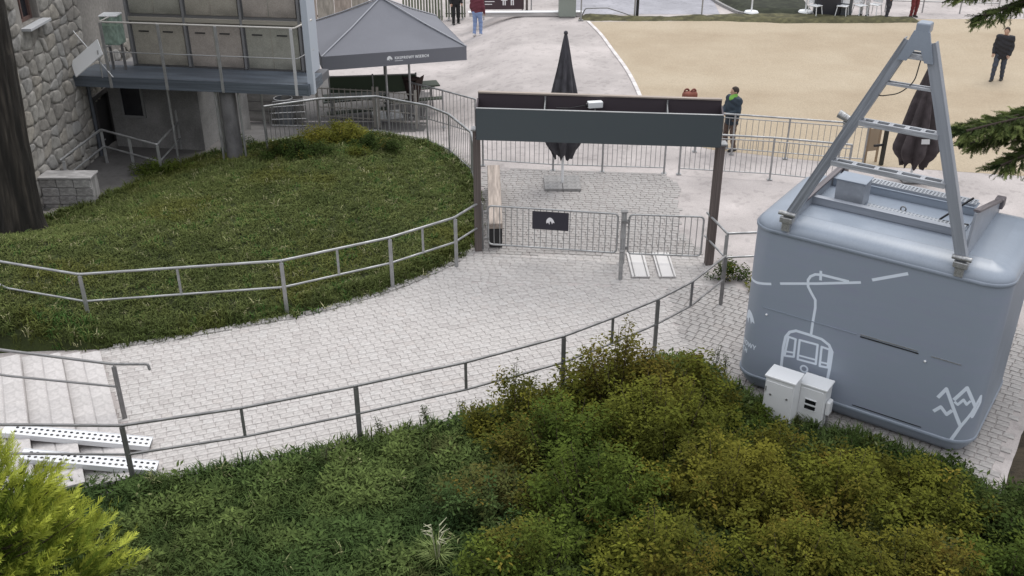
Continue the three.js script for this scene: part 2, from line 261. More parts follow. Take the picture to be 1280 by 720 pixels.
// ---------------------------------------------------------------- railings
function railing(label, top, posts, opts = {}) { // top: rail corners [x, y, z]; posts: [x, z, base, topY]; balusters [x, z, y0, y1]
  const t = thing('railing', label, 'railing', [0, 0, 0], 0, opts.group);
  const m = opts.m || M.galv, pts = top.map((p) => V(...p));
  part('top_rail', pipe(pts, opts.r || 0.026), m, t);
  if (opts.drop) part('lower_rail', pipe(pts.map((p, i) => V(p.x, p.y - opts.drop, p.z)), (opts.r || 0.026) * 0.85), m, t);
  for (const [x, z, y0, y1] of posts) { part('post', [box(0.075, y1 - y0 - 0.03, 0.03, x, (y0 + y1 - 0.03) / 2, z, opts.turn || 0.35, 0.006), bar(V(x, y1 - 0.05, z), V(x, y1, z), 0.012)], m, t); }
  for (const [x, z, y0, y1] of opts.balusters || []) part('baluster', box(0.045, y1 - y0, 0.02, x, (y0 + y1) / 2, z, opts.turn || 0.35), m, t);
  return t;
}
{ // along the lawn
  const h = 1.1;
  const T = [[-13, 1.95, -17.0], [-9.35, -16.47, 0], [-7.79, -16.11, 0], [-4.29, -16.7, 0], [-2.39, -17.72, 0], [-1.17, -18.69, 0], [-0.66, -19.52, 0]].map((p, i) => i ? [p[0], i === 1 ? 1.2 : i === 2 ? 1.12 : h, p[1]] : [-12.5, 1.75, -18.2]);
  const ps = [2, 3, 4, 5, 6].map((i) => [T[i][0] + 0.02, T[i][2] + 0.02, -0.1, T[i][1]]);
  const mid = (i, f) => { const x = T[i][0] + (T[i + 1][0] - T[i][0]) * f, z = T[i][2] + (T[i + 1][2] - T[i][2]) * f, y = T[i][1] + (T[i + 1][1] - T[i][1]) * f; return [x, z, y - 0.55, y]; };
  railing('grey tube railing in front of the lawn, two rails and widely spaced posts', T, ps, { drop: 0.55, balusters: [mid(2, 0.48), mid(3, 0.51), mid(4, 0.5)], turn: -0.1 });
}
{ // along the planted bank, rising over the steps on the left
  const T = [[-9.2, 1.62, -11.55], [-7.3, 1.22, -11.5], [-5.47, -11.57], [-3.9, -12.0], [-2.33, -12.58], [-0.72, -13.24], [0.84, -14.04], [1.69, -14.65], [2.53, -15.3], [3.23, -15.96], [4.02, -17.01]].map((p) => p.length === 2 ? [p[0], 1.05, p[1]] : p);
  T[1] = [-7.16, 1.08, -11.55];
  const P = (i) => [T[i][0], T[i][2], -0.1, T[i][1]], B = (i) => [T[i][0], T[i][2], T[i][1] - 0.48, T[i][1]];
  railing('dark grey tube railing along the planted bank from the steps to the cabin', T.slice(0, 3).concat(T.slice(2 + 1)), [P(2), P(4), P(6), P(8), P(10)], { drop: 0.5, balusters: [B(3), B(5), B(7), B(9)], m: M.galvDark, turn: 0.4, r: 0.024 });
}
{ // across the path end of the steps (handrail)
  const a = [-5.69, -13.35], p = [-6.21, -13.27], l = [-7.8, -13.12];
  railing('short handrail beside the steps with a turned down end', [[l[0] - 1.2, 1.62, l[1]], [l[0], 1.35, l[1]], [p[0], 1.0, p[1]], [a[0], 0.95, a[1]], [a[0] + 0.02, 0.87, a[1] + 0.02]], [[p[0] + 0.03, p[1] + 0.03, -0.02, 1.0]], { drop: 0, m: M.galvDark, turn: 0.4, r: 0.024 });
  const t = scene.children[scene.children.length - 1];
  part('lower_rail', pipe([V(l[0] - 1.2, 1.15, l[1]), V(l[0], 0.88, l[1]), V(p[0] + 0.03, 0.6, p[1] + 0.03)], 0.02), M.galvDark, t);
}
{ // right of the gate, turning behind the cabin
  const a = [4.0, -18.93], c = [4.24, -18.02], e = [5.07, -18.13];
  railing('short corner railing between the gate and the cabin', [[a[0], 1.1, a[1]], [c[0], 1.05, c[1]], [e[0] + 0.4, 1.05, e[1]]], [[c[0], c[1], -0.05, 1.05]], { drop: 0.52, turn: 0.3 });
}
// barred fences
function barFence(label, pts, opts = {}) { // pts [x, y, z] at the foot; h tall
  const t = thing('barred_fence', label, 'fence', [0, 0, 0], 0, opts.group), h = opts.h || 1.1, m = opts.m || M.galv;
  part('top_rail', pipe(pts.map(([x, y, z]) => V(x, y + h, z)), opts.r || 0.026), m, t);
  const low = opts.low ?? 0.12, brs = new THREE.CylinderGeometry(0.008, 0.008, 1, 5); brs.translate(0, 0.5, 0);
  for (let i = 0; i + 1 < pts.length; i++) {
    const a = V(...pts[i]), b = V(...pts[i + 1]), L = a.distanceTo(b), n = Math.max(2, Math.round(L / (opts.pitch || 0.13)));
    if (opts.gaps && opts.gaps.includes(i)) continue;
    part('lower_rail', bar(V(a.x, a.y + low, a.z), V(b.x, b.y + low, b.z), 0.016), m, t);
    if (opts.under) part('upper_rail', bar(V(a.x, a.y + h - opts.under, a.z), V(b.x, b.y + h - opts.under, b.z), 0.014), m, t);
    for (let k = 1; k < n; k++) { const p = a.clone().lerp(b, k / n), o = part('bar', brs, m, t); o.position.set(p.x, p.y + low, p.z); o.scale.y = h - low - (opts.under || 0); }
  }
  pts.forEach(([x, y, z], i) => { if (!(opts.noPost || []).includes(i)) part('post', [bar(V(x, y - 0.1, z), V(x, y + h, z), 0.026), box(0.12, 0.012, 0.12, x, y + 0.008, z)], m, t); });
  return t;
}
{
  const P = (x, z) => [x, gh(x, z), z];
  barFence('curved barred fence with a bright top rail behind the lawn', [[-6.69, -0.05, -26.2], [-5.35, -0.06, -26.95], [-3.78, -0.05, -27.15], [-2.3, -0.03, -26.25], [-1.66, 0, -25.4], [-1.02, 0, -23.95], [-0.8, 0, -22.1]].map(([x, y, z]) => [x, y, z]), { r: 0.034 });
  barFence('straight barred fence running from the tent to the dark sign beam', [[-3.05, -29.38], [-1.99, -28.06], [-1.02, -27.05]].map(([x, z], i) => [x, [-0.3, -0.15, -0.1][i], z]), { pitch: 0.15 });
  barFence('barred fence panels behind the gate, standing behind the closed parasol', [[-0.75, 0, -24.55], [1.05, 0, -24.2], [2.3, 0, -24.1], [3.86, 0, -23.97], [4.23, 0, -23.93], [6.45, 0, -23.55], [8.19, 0, -23.04]], { gaps: [3], pitch: 0.125, under: 0.1, low: 0.16 });
  barFence('rear barred fence beyond the person in the green collar', [[4.9, 0, -25.6], [5.85, 0, -25.38], [7.2, 0, -25.05], [8.5, 0, -24.73], [9.1, 0, -24.6]], { pitch: 0.15, under: 0.1, low: 0.16 });
}
// ---------------------------------------------------------------- gate, its beam and bench
{
  const g1 = [V(-0.5, 0, -19.3), V(2.17, 0, -18.87)], g2 = [V(2.4, 0, -18.84), V(3.9, 0, -18.72)];
  const leaf = (label, a, b, n, sign) => {
    const t = thing('gate', label, 'gate'), y0 = 0.22, y1 = 1.1, d = b.clone().sub(a).normalize();
    const at = (p, y) => V(p.x, y, p.z), c = [at(a, y0), at(b, y0), at(b, y1), at(a, y1)];
    const mid = at(a.clone().lerp(b, 0.5), y1);
    part('gate_frame', pipe([mid, c[3], c[0], c[1], c[2], mid], 0.021, 0.1), M.galv, t);
    const g = new THREE.CylinderGeometry(0.009, 0.009, y1 - y0, 5); g.translate(0, (y1 + y0) / 2, 0);
    for (let k = 1; k < n; k++) { const p = a.clone().lerp(b, k / n), o = part('bar', g, M.galv, t); o.position.set(p.x, 0, p.z); }
    part('hinge', [box(0.1, 0.06, 0.05, a.x - 0.04 * d.x, 0.35, a.z), box(0.1, 0.06, 0.05, a.x - 0.04 * d.x, 0.95, a.z)], M.galvDark, t);
    return t;
  };
  leaf('wide barred gate leaf with a dark logo plate', ...g1, 22);
  leaf('narrow barred gate leaf right of the middle gate post', ...g2, 12);
  // plate with a white leaf-like emblem
  const cv = document.createElement('canvas'); cv.width = 256; cv.height = 128; const c = cv.getContext('2d');
  c.fillStyle = '#2e2c36'; c.fillRect(0, 0, 256, 128); c.fillStyle = '#e6e4e6';
  emblem(c, 128, 64, 38);
  const tx = new THREE.CanvasTexture(cv); tx.colorSpace = THREE.SRGBColorSpace;
  const a = g1[0].clone().lerp(g1[1], 0.345), b = g1[0].clone().lerp(g1[1], 0.625), m = a.clone().lerp(b, 0.5), ry = -Math.atan2(b.z - a.z, b.x - a.x);
  const pl = thing('logo_plate', 'dark plate with a white emblem hung on the wide gate leaf', 'sign', [m.x, 0.86, m.z + 0.035], ry);
  const w = a.distanceTo(b);
  part('plate', box(w, 0.4, 0.012, 0, 0, 0), mat(0.03, 0.028, 0.036, 0.6), pl);
  const pr = new THREE.PlaneGeometry(w - 0.01, 0.39); pr.translate(0, 0, 0.009); part('print', pr, new THREE.MeshStandardMaterial({ map: tx, roughness: 0.6 }), pl);
}
function emblem(c, x, y, s) { // three sharp leaves rising from a foot, seen as a white silhouette
  c.beginPath(); c.moveTo(x - s * 0.75, y + s * 0.5); c.quadraticCurveTo(x - s * 0.9, y - s * 0.4, x - s * 0.2, y - s * 0.7); c.quadraticCurveTo(x + s * 0.45, y - s * 0.75, x + s * 0.8, y + s * 0.35);
  c.lineTo(x + s * 0.45, y + s * 0.25); c.lineTo(x + s * 0.35, y + s * 0.6); c.lineTo(x + s * 0.1, y + s * 0.05); c.lineTo(x - s * 0.1, y + s * 0.1); c.lineTo(x - s * 0.15, y + s * 0.75); c.lineTo(x - s * 0.4, y + s * 0.3); c.closePath(); c.fill();
}
{
  const post = (name, label, x, z, y0, y1, w, m, extra) => { const t = thing(name, label, 'post', [x, 0, z]); part('shaft', box(w, y1 - y0, w, 0, (y0 + y1) / 2, 0, 0.1, 0.012), m, t); if (extra) extra(t); return t; };
  post('gate_post', 'tall brown wooden post under the left end of the sign beam', -0.72, -19.45, -0.05, 2.7, 0.15, M.wood, (t) => part('bracket', [box(0.22, 0.035, 0.22, 0, 2.72, 0)], M.galv, t));
  post('gate_post', 'tall brown wooden post under the right end of the sign beam', 4.1, -18.8, -0.05, 2.62, 0.16, M.wood, (t) => part('bracket', [box(0.24, 0.035, 0.24, 0, 2.64, 0)], M.galv, t));
  post('gate_post', 'square grey metal post between the two gate leaves', 2.29, -18.84, -0.05, 1.16, 0.1, M.galv, (t) => part('latch', [box(0.16, 0.04, 0.03, 0.02, 0.95, 0.06), box(0.14, 0.02, 0.14, 0, 1.17, 0)], M.galvDark, t));
  post('stop_post', 'short grey stop post standing just in front of the gate', 2.19, -18.1, -0.05, 0.62, 0.075, M.galv, (t) => part('cap', [box(0.085, 0.02, 0.085, 0, 0.625, 0)], M.galvDark, t));
  // the sign beam: a front and a rear board held apart by struts
  const t = thing('sign_beam', 'long dark double board spanning the gate on two wooden posts', 'sign', [0, 0, 0]);
  const F = [V(-0.70, 0, -18.86), V(4.02, 0, -18.42)], B = [V(-0.68, 0, -19.66), V(4.12, 0, -19.16)];
  const pan = (a, b, y0, y1, th) => beam(V(a.x, (y0 + y1) / 2, a.z), V(b.x, (y0 + y1) / 2, b.z), th, y1 - y0, V(0, 1, 0), 0.008);
  part('front_board', pan(F[0], F[1], 2.69, 3.33, 0.04), M.board, t);
  part('rear_board', pan(B[0], B[1], 2.72, 3.40, 0.04), M.boardIn, t);
  part('top_trim', pan(B[0], B[1], 3.40, 3.435, 0.09), M.woodPale, t);
  part('edge_trim', [pan(F[0], F[1], 3.33, 3.345, 0.05)], M.galv, t);
  for (const s of [0, 1]) part('end_board', [beam(V(F[s].x, 3.0, F[s].z - 0.021), V(B[s].x, 3.0, B[s].z + 0.021), 0.03, 0.6)], M.boardIn, t);
  part('floor_board', [beam(V(-0.7, 2.70, -19.25), V(4.05, 2.70, -18.8), 0.7, 0.03)], M.boardIn, t);
  for (const f of [0.28, 0.78]) { const a = F[0].clone().lerp(F[1], f), b = B[0].clone().lerp(B[1], f); part('strut', [bar(V(b.x, 2.75, b.z + 0.05), V(b.x, 3.38, b.z + 0.05), 0.018), bar(V(a.x, 3.3, a.z - 0.03), V(b.x, 3.3, b.z + 0.03), 0.012)], M.galv, t); }
  const cam = thing('beam_camera', 'small white camera box fixed inside the dark sign beam', 'camera', [1.64, 3.12, -19.27], 0.2);
  part('housing', box(0.3, 0.13, 0.14, 0, 0.16, 0, 0, 0.02), M.white, cam); part('arm', [bar(V(0, -0.32, 0.02), V(0, 0.1, 0.02), 0.018)], M.galvDark, cam); part('lens', new THREE.CylinderGeometry(0.04, 0.04, 0.04, 12).rotateZ(Math.PI / 2).translate(-0.165, 0.16, 0), M.black, cam);
  part('cable', pipe([V(-0.15, 0.14, -0.05), V(-0.5, 0.08, -0.1), V(-0.75, 0.1, -0.12)], 0.01), M.black, cam);
  // timber lying by the left post
  const bn = thing('timber_bench', 'pale timber bench with dark end beside the left gate post', 'bench', [-0.40, 0, -21.3], 0.03);
  part('seat', box(0.3, 0.13, 3.5, 0, 0.52, 0, 0, 0.02), M.woodPale, bn); part('side_panel', box(0.26, 0.44, 3.4, 0, 0.23, 0), M.woodPale, bn); part('end_panel', box(0.28, 0.42, 0.03, 0, 0.235, 1.73), M.black, bn);
  // two pale planks (wheel ramps) at the narrow gate
  for (const [x0, x1, label] of [[2.43, 2.8, 'pale ribbed ramp plank left of its twin under the narrow gate'], [2.98, 3.33, 'pale ribbed ramp plank right of its twin under the narrow gate']]) {
    const p = thing('ramp_plank', label, 'ramp', [(x0 + x1) / 2, 0.03, -18.7]);
    part('deck', box(x1 - x0, 0.03, 1.12, 0, 0, 0, 0, 0.006), M.white.clone(), p).material.color.setRGB(0.62, 0.6, 0.59);
    for (const k of [-1.7, 1.7]) part('rib', box(0.02, 0.012, 1.12, k * 0.075, 0.02, 0), M.slab, p);
  }
}
// ---------------------------------------------------------------- closed parasols
function parasol(label, x, z, y0, h, r, m, lean, seed, baseSlabs) {
  const t = thing('closed_parasol', label, 'parasol', [x, 0, z]);
  const rnd = rngOf(seed), n = 48, rings = 22, P = [], I = [], UV = [];
  for (let j = 0; j <= rings; j++) for (let i = 0; i <= n; i++) {
    const v = j / rings, a = i / n * Math.PI * 2; // v 0 = tip, 1 = hem
    const prof = v < 0.86 ? 0.03 + Math.pow(v / 0.86, 0.9) * r : r * (1 - 0.42 * sm(0.86, 1, v));
    const fold = 1 + 0.24 * Math.cos(a * 8 + Math.sin(v * 3 + seed)) * sm(0.03, 0.5, v) + 0.07 * Math.cos(a * 16 + 2);
    const yy = y0 + h * (1 - v) + (j === rings ? 0.09 * Math.cos(a * 8 + 0.6) : 0);
    P.push(Math.cos(a) * prof * fold + lean * v * v * 0, yy, Math.sin(a) * prof * fold); UV.push(a * 0.5, v * 3);
  }
  for (let j = 0; j < rings; j++) for (let i = 0; i < n; i++) { const a = j * (n + 1) + i, b = a + n + 1; I.push(a, a + 1, b, b, a + 1, b + 1); }
  const g = new THREE.BufferGeometry(); g.setAttribute('position', new THREE.Float32BufferAttribute(P, 3)); g.setAttribute('uv', new THREE.Float32BufferAttribute(UV, 2)); g.setIndex(I); g.computeVertexNormals();
  part('folded_canopy', g, m, t); part('pole', bar(V(0, 0.02, 0), V(0, y0 + h * 0.6, 0), 0.032), M.white, t); part('finial', new THREE.SphereGeometry(0.05, 10, 8).translate(0, y0 + h + 0.02, 0), m, t);
  const st = part('tie_strap', new THREE.TorusGeometry(r * 0.98, 0.014, 6, 32).rotateX(Math.PI / 2).translate(0, y0 + h * 0.32, 0), m, t);
  part('base_plate', [box(0.5, 0.03, 0.5, 0, 0.03, 0)], M.galvDark, t);
  if (baseSlabs) for (const [i, j] of [[-1, -1], [1, -1], [-1, 1], [1, 1]]) part('base_slab', box(0.44, 0.07, 0.44, i * 0.226, 0.045, j * 0.226, 0, 0.01), M.slab, t);
  return t;
}
parasol('tall closed dark grey parasol on a square slab base behind the sign beam', 1.24, -23.2, 0.78, 2.95, 0.40, M.clothDark, 0, 3, true);
{ const t = parasol('closed dark brown parasol right of the cabin frame', 9.95, -23.5, 0.45, 2.6, 0.47, M.clothBrown, 0, 8, false);
  part('print', [new THREE.PlaneGeometry(0.2, 0.12).rotateX(-0.3).translate(-0.03, 1.2, 0.53)], mat(0.5, 0.5, 0.5, 0.7), t); part('crank', [box(0.1, 0.14, 0.1, 0.42, 0.95, 0.1)], M.black, t); }

// ---------------------------------------------------------------- the old cable car cabin
{
  const t = thing('cable_car_cabin', 'retired blue grey cable car cabin with white line drawings and an A-frame hanger', 'cable car cabin', [3.80, 0, -14.12], -Math.atan2(0.5724, 0.82));
  // local axes: x along the front (left to right), z towards the camera; back is -z
  const X0 = -0.13, X1 = 3.62, D = 2.45, Rc = 0.36;
  const segs = 10, perim = []; // outline [x, z, nx, nz, length], starting mid back, running left side, front, right side
  const add = (x, z, nx, nz) => { const L = perim.length ? perim[perim.length - 1][4] + Math.hypot(x - perim[perim.length - 1][0], z - perim[perim.length - 1][1]) : 0; perim.push([x, z, nx, nz, L]); };
  const corner = (cx, cz, a0) => { for (let k = 0; k <= segs; k++) { const a = a0 + (k / segs) * Math.PI / 2; add(cx + Math.cos(a) * Rc, cz + Math.sin(a) * Rc, Math.cos(a), Math.sin(a)); } };
  // angles measured in (x, z): back-left, front-left, front-right, back-right (turning through +z)
  const outline = [];
  {
    const seq = [[X0 + Rc, -D + Rc, -Math.PI / 2, -Math.PI], [X0 + Rc, -Rc, Math.PI, Math.PI / 2], [X1 - Rc, -Rc, Math.PI / 2, 0], [X1 - Rc, -D + Rc, 0, -Math.PI / 2]];
    for (const [cx, cz, a0, a1] of seq) for (let k = 0; k <= segs; k++) { const a = a0 + (a1 - a0) * k / segs; outline.push([cx + Math.cos(a) * Rc, cz + Math.sin(a) * Rc, Math.cos(a), Math.sin(a)]); }
    outline.push(outline[0].slice());
  }
  const lens = [0]; for (let i = 1; i < outline.length; i++) lens.push(lens[i - 1] + Math.hypot(outline[i][0] - outline[i - 1][0], outline[i][1] - outline[i - 1][1]));
  function loft(rows, i0 = 0, i1 = outline.length - 1, uvf) { // rows [y, inset]
    const P = [], UV = [], I = [], w = i1 - i0 + 1;
    for (const [y, ins] of rows) for (let i = i0; i <= i1; i++) { const o = outline[i]; P.push(o[0] - o[2] * ins, y, o[1] - o[3] * ins); UV.push(...(uvf ? uvf(lens[i], y) : [lens[i], y])); }
    for (let r = 0; r + 1 < rows.length; r++) for (let i = 0; i + 1 < w; i++) { const a = r * w + i, b = a + w; I.push(a, a + 1, b, b, a + 1, b + 1); }
    const g = new THREE.BufferGeometry(); g.setAttribute('position', new THREE.Float32BufferAttribute(P, 3)); g.setAttribute('uv', new THREE.Float32BufferAttribute(UV, 2)); g.setIndex(I); g.computeVertexNormals(); return g;
  }
  const iA = segs + 1, iB = 3 * segs + 2; // left corner start .. right corner end
  const lenA = lens[iA], lenB = lens[iB], yB = 0.31, yT = 2.92;
  const sOf = (s) => { const flat0 = X0 + Rc; if (s >= flat0) return lens[2 * segs + 1] + (s - flat0) - lenA; const q = clamp((flat0 - s) / Rc, 0, 1); return lens[2 * segs + 1] - Rc * Math.asin(q) - lenA; };
  // the front with its painted drawings
  const W = 2048, PX = W / (lenB - lenA), Hc = Math.round((yT - yB) * PX), cv = document.createElement('canvas'); cv.width = W; cv.height = Hc; const c = cv.getContext('2d');
  const base = new THREE.Color().setRGB(0.262, 0.302, 0.362), css = (k) => '#' + base.clone().multiplyScalar(k).getHexString();
  c.fillStyle = css(1); c.fillRect(0, 0, W, Hc);
  const pr = rngOf(77);
  for (let k = 0; k < 260; k++) { const w = 20 + pr() * 300, h = 4 + pr() * 60; c.globalAlpha = 0.04; c.fillStyle = css(pr() < 0.5 ? 0.8 : 1.2); c.fillRect(pr() * W - 100, pr() * Hc, w, h); }
  for (let k = 0; k < 500; k++) { c.globalAlpha = 0.08 + 0.1 * pr(); c.fillStyle = css(pr() < 0.6 ? 0.65 : 1.4); const x = pr() * W, y = pr() * Hc; c.fillRect(x, y, 1 + pr() * 3, 1 + pr() * 10); }
  c.globalAlpha = 1;
  const XY = (s, y) => [sOf(s) * PX, (yT - y) * PX];
  const white = '#dbe4f0'; c.strokeStyle = white; c.fillStyle = white; c.lineCap = 'butt'; c.lineJoin = 'round';
  const line = (w, pts, close) => { c.lineWidth = w * 1.15 * PX; c.beginPath(); pts.forEach(([s, y], i) => { const [x, q] = XY(s, y); i ? c.lineTo(x, q) : c.moveTo(x, q); }); if (close) c.closePath(); c.stroke(); };
  line(0.036, [[-0.296, 1.942], [-0.172, 1.936], [0.065, 1.985], [0.31, 2.051]]); line(0.036, [[0.447, 2.099], [0.999, 2.262], [1.648, 2.475]]); line(0.042, [[1.799, 2.56], [2.273, 2.802]]);
  line(0.036, [[1.046, 1.356], [1.042, 1.613], [1.045, 1.854], [1.026, 1.988], [0.948, 2.089], [0.885, 2.18], [0.87, 2.286], [0.898, 2.356], [0.965, 2.409], [1.061, 2.431], [1.475, 2.438]]); line(0.036, [[1.04, 2.492], [1.057, 2.334]]);
  line(0.04, [[0.656, 0.597], [0.642, 1.013], [0.656, 1.21], [0.708, 1.315], [0.805, 1.37], [1.0, 1.369], [1.219, 1.357], [1.342, 1.298], [1.408, 1.191], [1.414, 0.901], [1.407, 0.601]]);
  const glass = (q, b) => { line(0.032, q, true); line(0.028, b); };
  glass([[0.7, 1.225], [0.819, 1.221], [0.83, 0.9], [0.681, 0.87]], [[0.677, 0.951], [0.826, 0.973]]);
  glass([[0.883, 1.228], [1.172, 1.24], [1.19, 0.894], [0.898, 0.879]], [[0.895, 0.953], [1.186, 0.967]]);
  glass([[1.238, 1.226], [1.366, 1.22], [1.382, 0.897], [1.256, 0.881]], [[1.252, 0.953], [1.385, 0.964]]);
  { const [x, y] = XY(...[1.022, 0.744]); c.lineWidth = 0.03 * PX; c.beginPath(); c.arc(x, y, 0.055 * PX, 0, 6.3); c.stroke(); }
  line(0.045, [[3.031, 0.97], [3.119, 1.158], [3.421, 0.597]]); line(0.045, [[3.015, 0.721], [3.102, 0.834], [3.201, 0.737], [3.261, 0.833]]);
  line(0.045, [[3.249, 1.012], [3.382, 1.264], [3.577, 0.929]]); line(0.036, [[3.264, 0.989], [3.316, 0.953], [3.375, 1.053], [3.434, 0.978], [3.476, 1.044]]);
  line(0.045, [[3.342, 0.332], [3.423, 0.584], [3.541, 0.831], [3.629, 1.103], [3.653, 0.988], [3.568, 0.757], [3.534, 0.814]]);
  c.lineCap = 'butt';
  { // lettering wrapped round the left corner
    const [x1, y1] = XY(0.20, 0.80); c.font = 'bold ' + Math.round(0.115 * PX) + 'px sans-serif'; c.textAlign = 'right'; c.fillText('KASPROWY', x1, y1); const w = c.measureText('KASPROWY').width; c.textAlign = 'left'; c.fillText('WIERCH', x1 - w, y1 + 0.135 * PX);
    emblem(c, x1 - w * 0.36, y1 - 0.52 * PX, 0.17 * PX);
  }
  const tx = new THREE.CanvasTexture(cv); tx.colorSpace = THREE.SRGBColorSpace; tx.anisotropy = 8;
  const front = loft([[yB, 0], [0.8, 0], [1.6, 0], [yT, 0]], iA, iB, (l, y) => [(l - lenA) / (lenB - lenA), (y - yB) / (yT - yB)]);
  part('front_wall', front, new THREE.MeshStandardMaterial({ map: tx, roughness: 0.42, side: THREE.DoubleSide }), t);
  part('left_wall', loft([[yB, 0], [yT, 0]], 0, iA), M.cabin, t); part('rear_wall', [loft([[yB, 0], [yT, 0]], iB, outline.length - 1)], M.cabin, t);
  part('skirt', loft([[0.02, 0.2], [0.1, 0.1], [0.2, 0.035], [yB, 0.005]]), M.cabinDark, t);
  const band = (y, o) => loft([[y - 0.03, -0.002], [y - 0.022, -o], [y + 0.022, -o], [y + 0.03, -0.002]]);
  part('roof_rim', band(2.93, 0.022), M.cabinRoof, t); part('base_rim', band(0.31, 0.018), M.cabinRoof, t);
  // seam strips of the door panel
  const strip = (s0, s1, y, w, m) => part('panel_strip', box(s1 - s0, w, 0.008, (s0 + s1) / 2, y, 0.004), m, t);
  strip(0.23, 1.72, 1.613, 0.012, M.cabin); strip(1.78, 2.62, 1.63, 0.014, M.galv); strip(1.78, 2.64, 1.595, 0.018, M.black); strip(2.82, 3.24, 1.61, 0.012, M.galv); strip(1.85, 2.9, 0.385, 0.012, M.black);
  for (const s of [0.3, 2.75]) part('rivet', new THREE.SphereGeometry(0.02, 8, 6).translate(s, 1.5, 0.004), M.white, t);
  // domed roof
  const rows = [[2.93, -0.004], [2.96, -0.006], [2.995, 0.006], [3.03, 0.032], [3.065, 0.072], [3.095, 0.125], [3.12, 0.19], [3.14, 0.265], [3.152, 0.345], [3.156, 0.36]];
  const dome = loft(rows), lid = new THREE.ShapeGeometry(new THREE.Shape(outline.slice(0, -1).map((o) => new THREE.Vector2(o[0] - o[2] * 0.35, -(o[1] - o[3] * 0.35)))));
  lid.rotateX(-Math.PI / 2); lid.translate(0, 3.155, 0);
  const roof = part('roof', [dome, lid], M.cabinRoof, t);
  // channels and perforated walkways on the roof, kept between the two hanger feet
  const rec = (x0, x1, y0, y1, z0, z1, b = 0.006) => box(x1 - x0, y1 - y0, z1 - z0, (x0 + x1) / 2, (y0 + y1) / 2, (z0 + z1) / 2, 0, b);
  part('roof_channel', [rec(0.34, 2.74, 3.158, 3.27, -0.90, -0.86), rec(0.34, 2.74, 3.27, 3.285, -0.96, -0.85)], M.frame, t);
  part('roof_channel', [rec(0.5, 2.7, 3.158, 3.29, -1.80, -1.76), rec(0.5, 2.7, 3.29, 3.305, -2.02, -1.75)], M.cabinRoof, t);
  part('roof_tray', rec(0.36, 2.72, 3.157, 3.172, -1.75, -0.97), M.cabinRoof, t);
  const perf = (x0, x1, y, z0, z1) => { const sh = new THREE.Shape([[x0, z0], [x1, z0], [x1, z1], [x0, z1]].map((p) => new THREE.Vector2(...p))); const nx = Math.floor((x1 - x0) / 0.055), nz = Math.floor((z1 - z0) / 0.06); for (let i = 0; i < nx; i++) for (let j = 0; j < nz; j++) { const h = new THREE.Path(), cx = x0 + (i + 0.5) * 0.055, cy = z0 + 0.035 + j * 0.06; h.moveTo(cx - 0.017, cy - 0.017); h.lineTo(cx - 0.017, cy + 0.017); h.lineTo(cx + 0.017, cy + 0.017); h.lineTo(cx + 0.017, cy - 0.017); sh.holes.push(h); } const g = new THREE.ExtrudeGeometry(sh, { depth: 0.006, bevelEnabled: false }); g.rotateX(Math.PI / 2); g.scale(1, 1, -1); const n = g.index; g.translate(0, y, 0); g.computeVertexNormals(); return g; };
  const perfMat = mat(0.36, 0.38, 0.41, 0.5, 0.2, { side: THREE.DoubleSide });
  part('walkway', perf(1.25, 2.7, 3.215, 1.0, 1.24), perfMat, t); part('walkway', perf(0.75, 2.68, 3.345, 1.80, 2.02), perfMat, t);
  part('walkway_bearer', [rec(1.26, 2.7, 3.172, 3.205, -1.02, -1.0), rec(0.76, 2.66, 3.306, 3.336, -1.82, -1.80), rec(0.76, 2.66, 3.306, 3.336, -2.02, -2.0)], M.frame, t);
  const cbx = part('control_box', rec(0.76, 1.20, 3.18, 3.56, -1.42, -1.06, 0.012), M.frame, t); part('lid', rec(0.745, 1.215, 3.562, 3.58, -1.435, -1.045), M.cabinRoof, cbx);
  part('roof_strut', [bar(V(2.3, 3.19, -1.25), V(2.7, 3.62, -1.32), 0.016), bar(V(2.3, 3.19, -1.25), V(2.72, 3.2, -1.3), 0.016)], M.black, t);
  part('lifting_eye', [new THREE.TorusGeometry(0.04, 0.012, 6, 12).translate(1.75, 3.2, -1.35)], M.galvDark, t);
  // saddle plates and gussets
  for (const [x, th, tall] of [[2.93, 0.035, 0.62], [0.47, 0.035, 0.12]]) {
    const sh = new THREE.Shape(); sh.moveTo(-0.03, 2.96); sh.lineTo(0.01, 3.06); sh.lineTo(0.10, 3.16); sh.lineTo(0.24, 3.2 + tall); sh.lineTo(2.2, 3.33); sh.lineTo(2.36, 3.28); sh.lineTo(2.42, 3.16); sh.lineTo(2.3, 3.1); sh.lineTo(2.1, 3.156); sh.lineTo(0.35, 3.156); sh.lineTo(0.12, 3.09); sh.lineTo(0.0, 2.96); sh.closePath();
    const g = new THREE.ExtrudeGeometry(sh, { depth: th, bevelEnabled: false }); g.rotateY(Math.PI / 2); g.translate(x - th / 2, 0, 0); const sp = part('saddle_plate', g, M.frame, t);
    part('saddle_cap', [beam(V(x, 3.335, -2.2), V(x, 3.21 + tall, -0.3), 0.09, 0.03), box(0.14, 0.16, 0.2, x, 3.27, -2.3, 0, 0.02)], M.frameBrown, sp);
  }
  // the hanger: two channel legs meeting in a head, four cross bars
  const zF = 0.0, leg = (a, b, m, side) => { const d = V(0, 0, 1); const g1 = beam(a, b, 0.018, 0.13, d), out = []; const dir = b.clone().sub(a).normalize(), n = new THREE.Vector3().crossVectors(d, dir).normalize(); 
    for (const s of [-1, 1]) { const o = n.clone().multiplyScalar(s * 0.066); out.push(beam(a.clone().add(o), b.clone().add(o), 0.014, 0.13, d)); }
    out.push(beam(a.clone().add(V(0, 0, 0.055)), b.clone().add(V(0, 0, 0.055)), 0.12, 0.012, d)); return part('hanger_leg', out, m, t); };
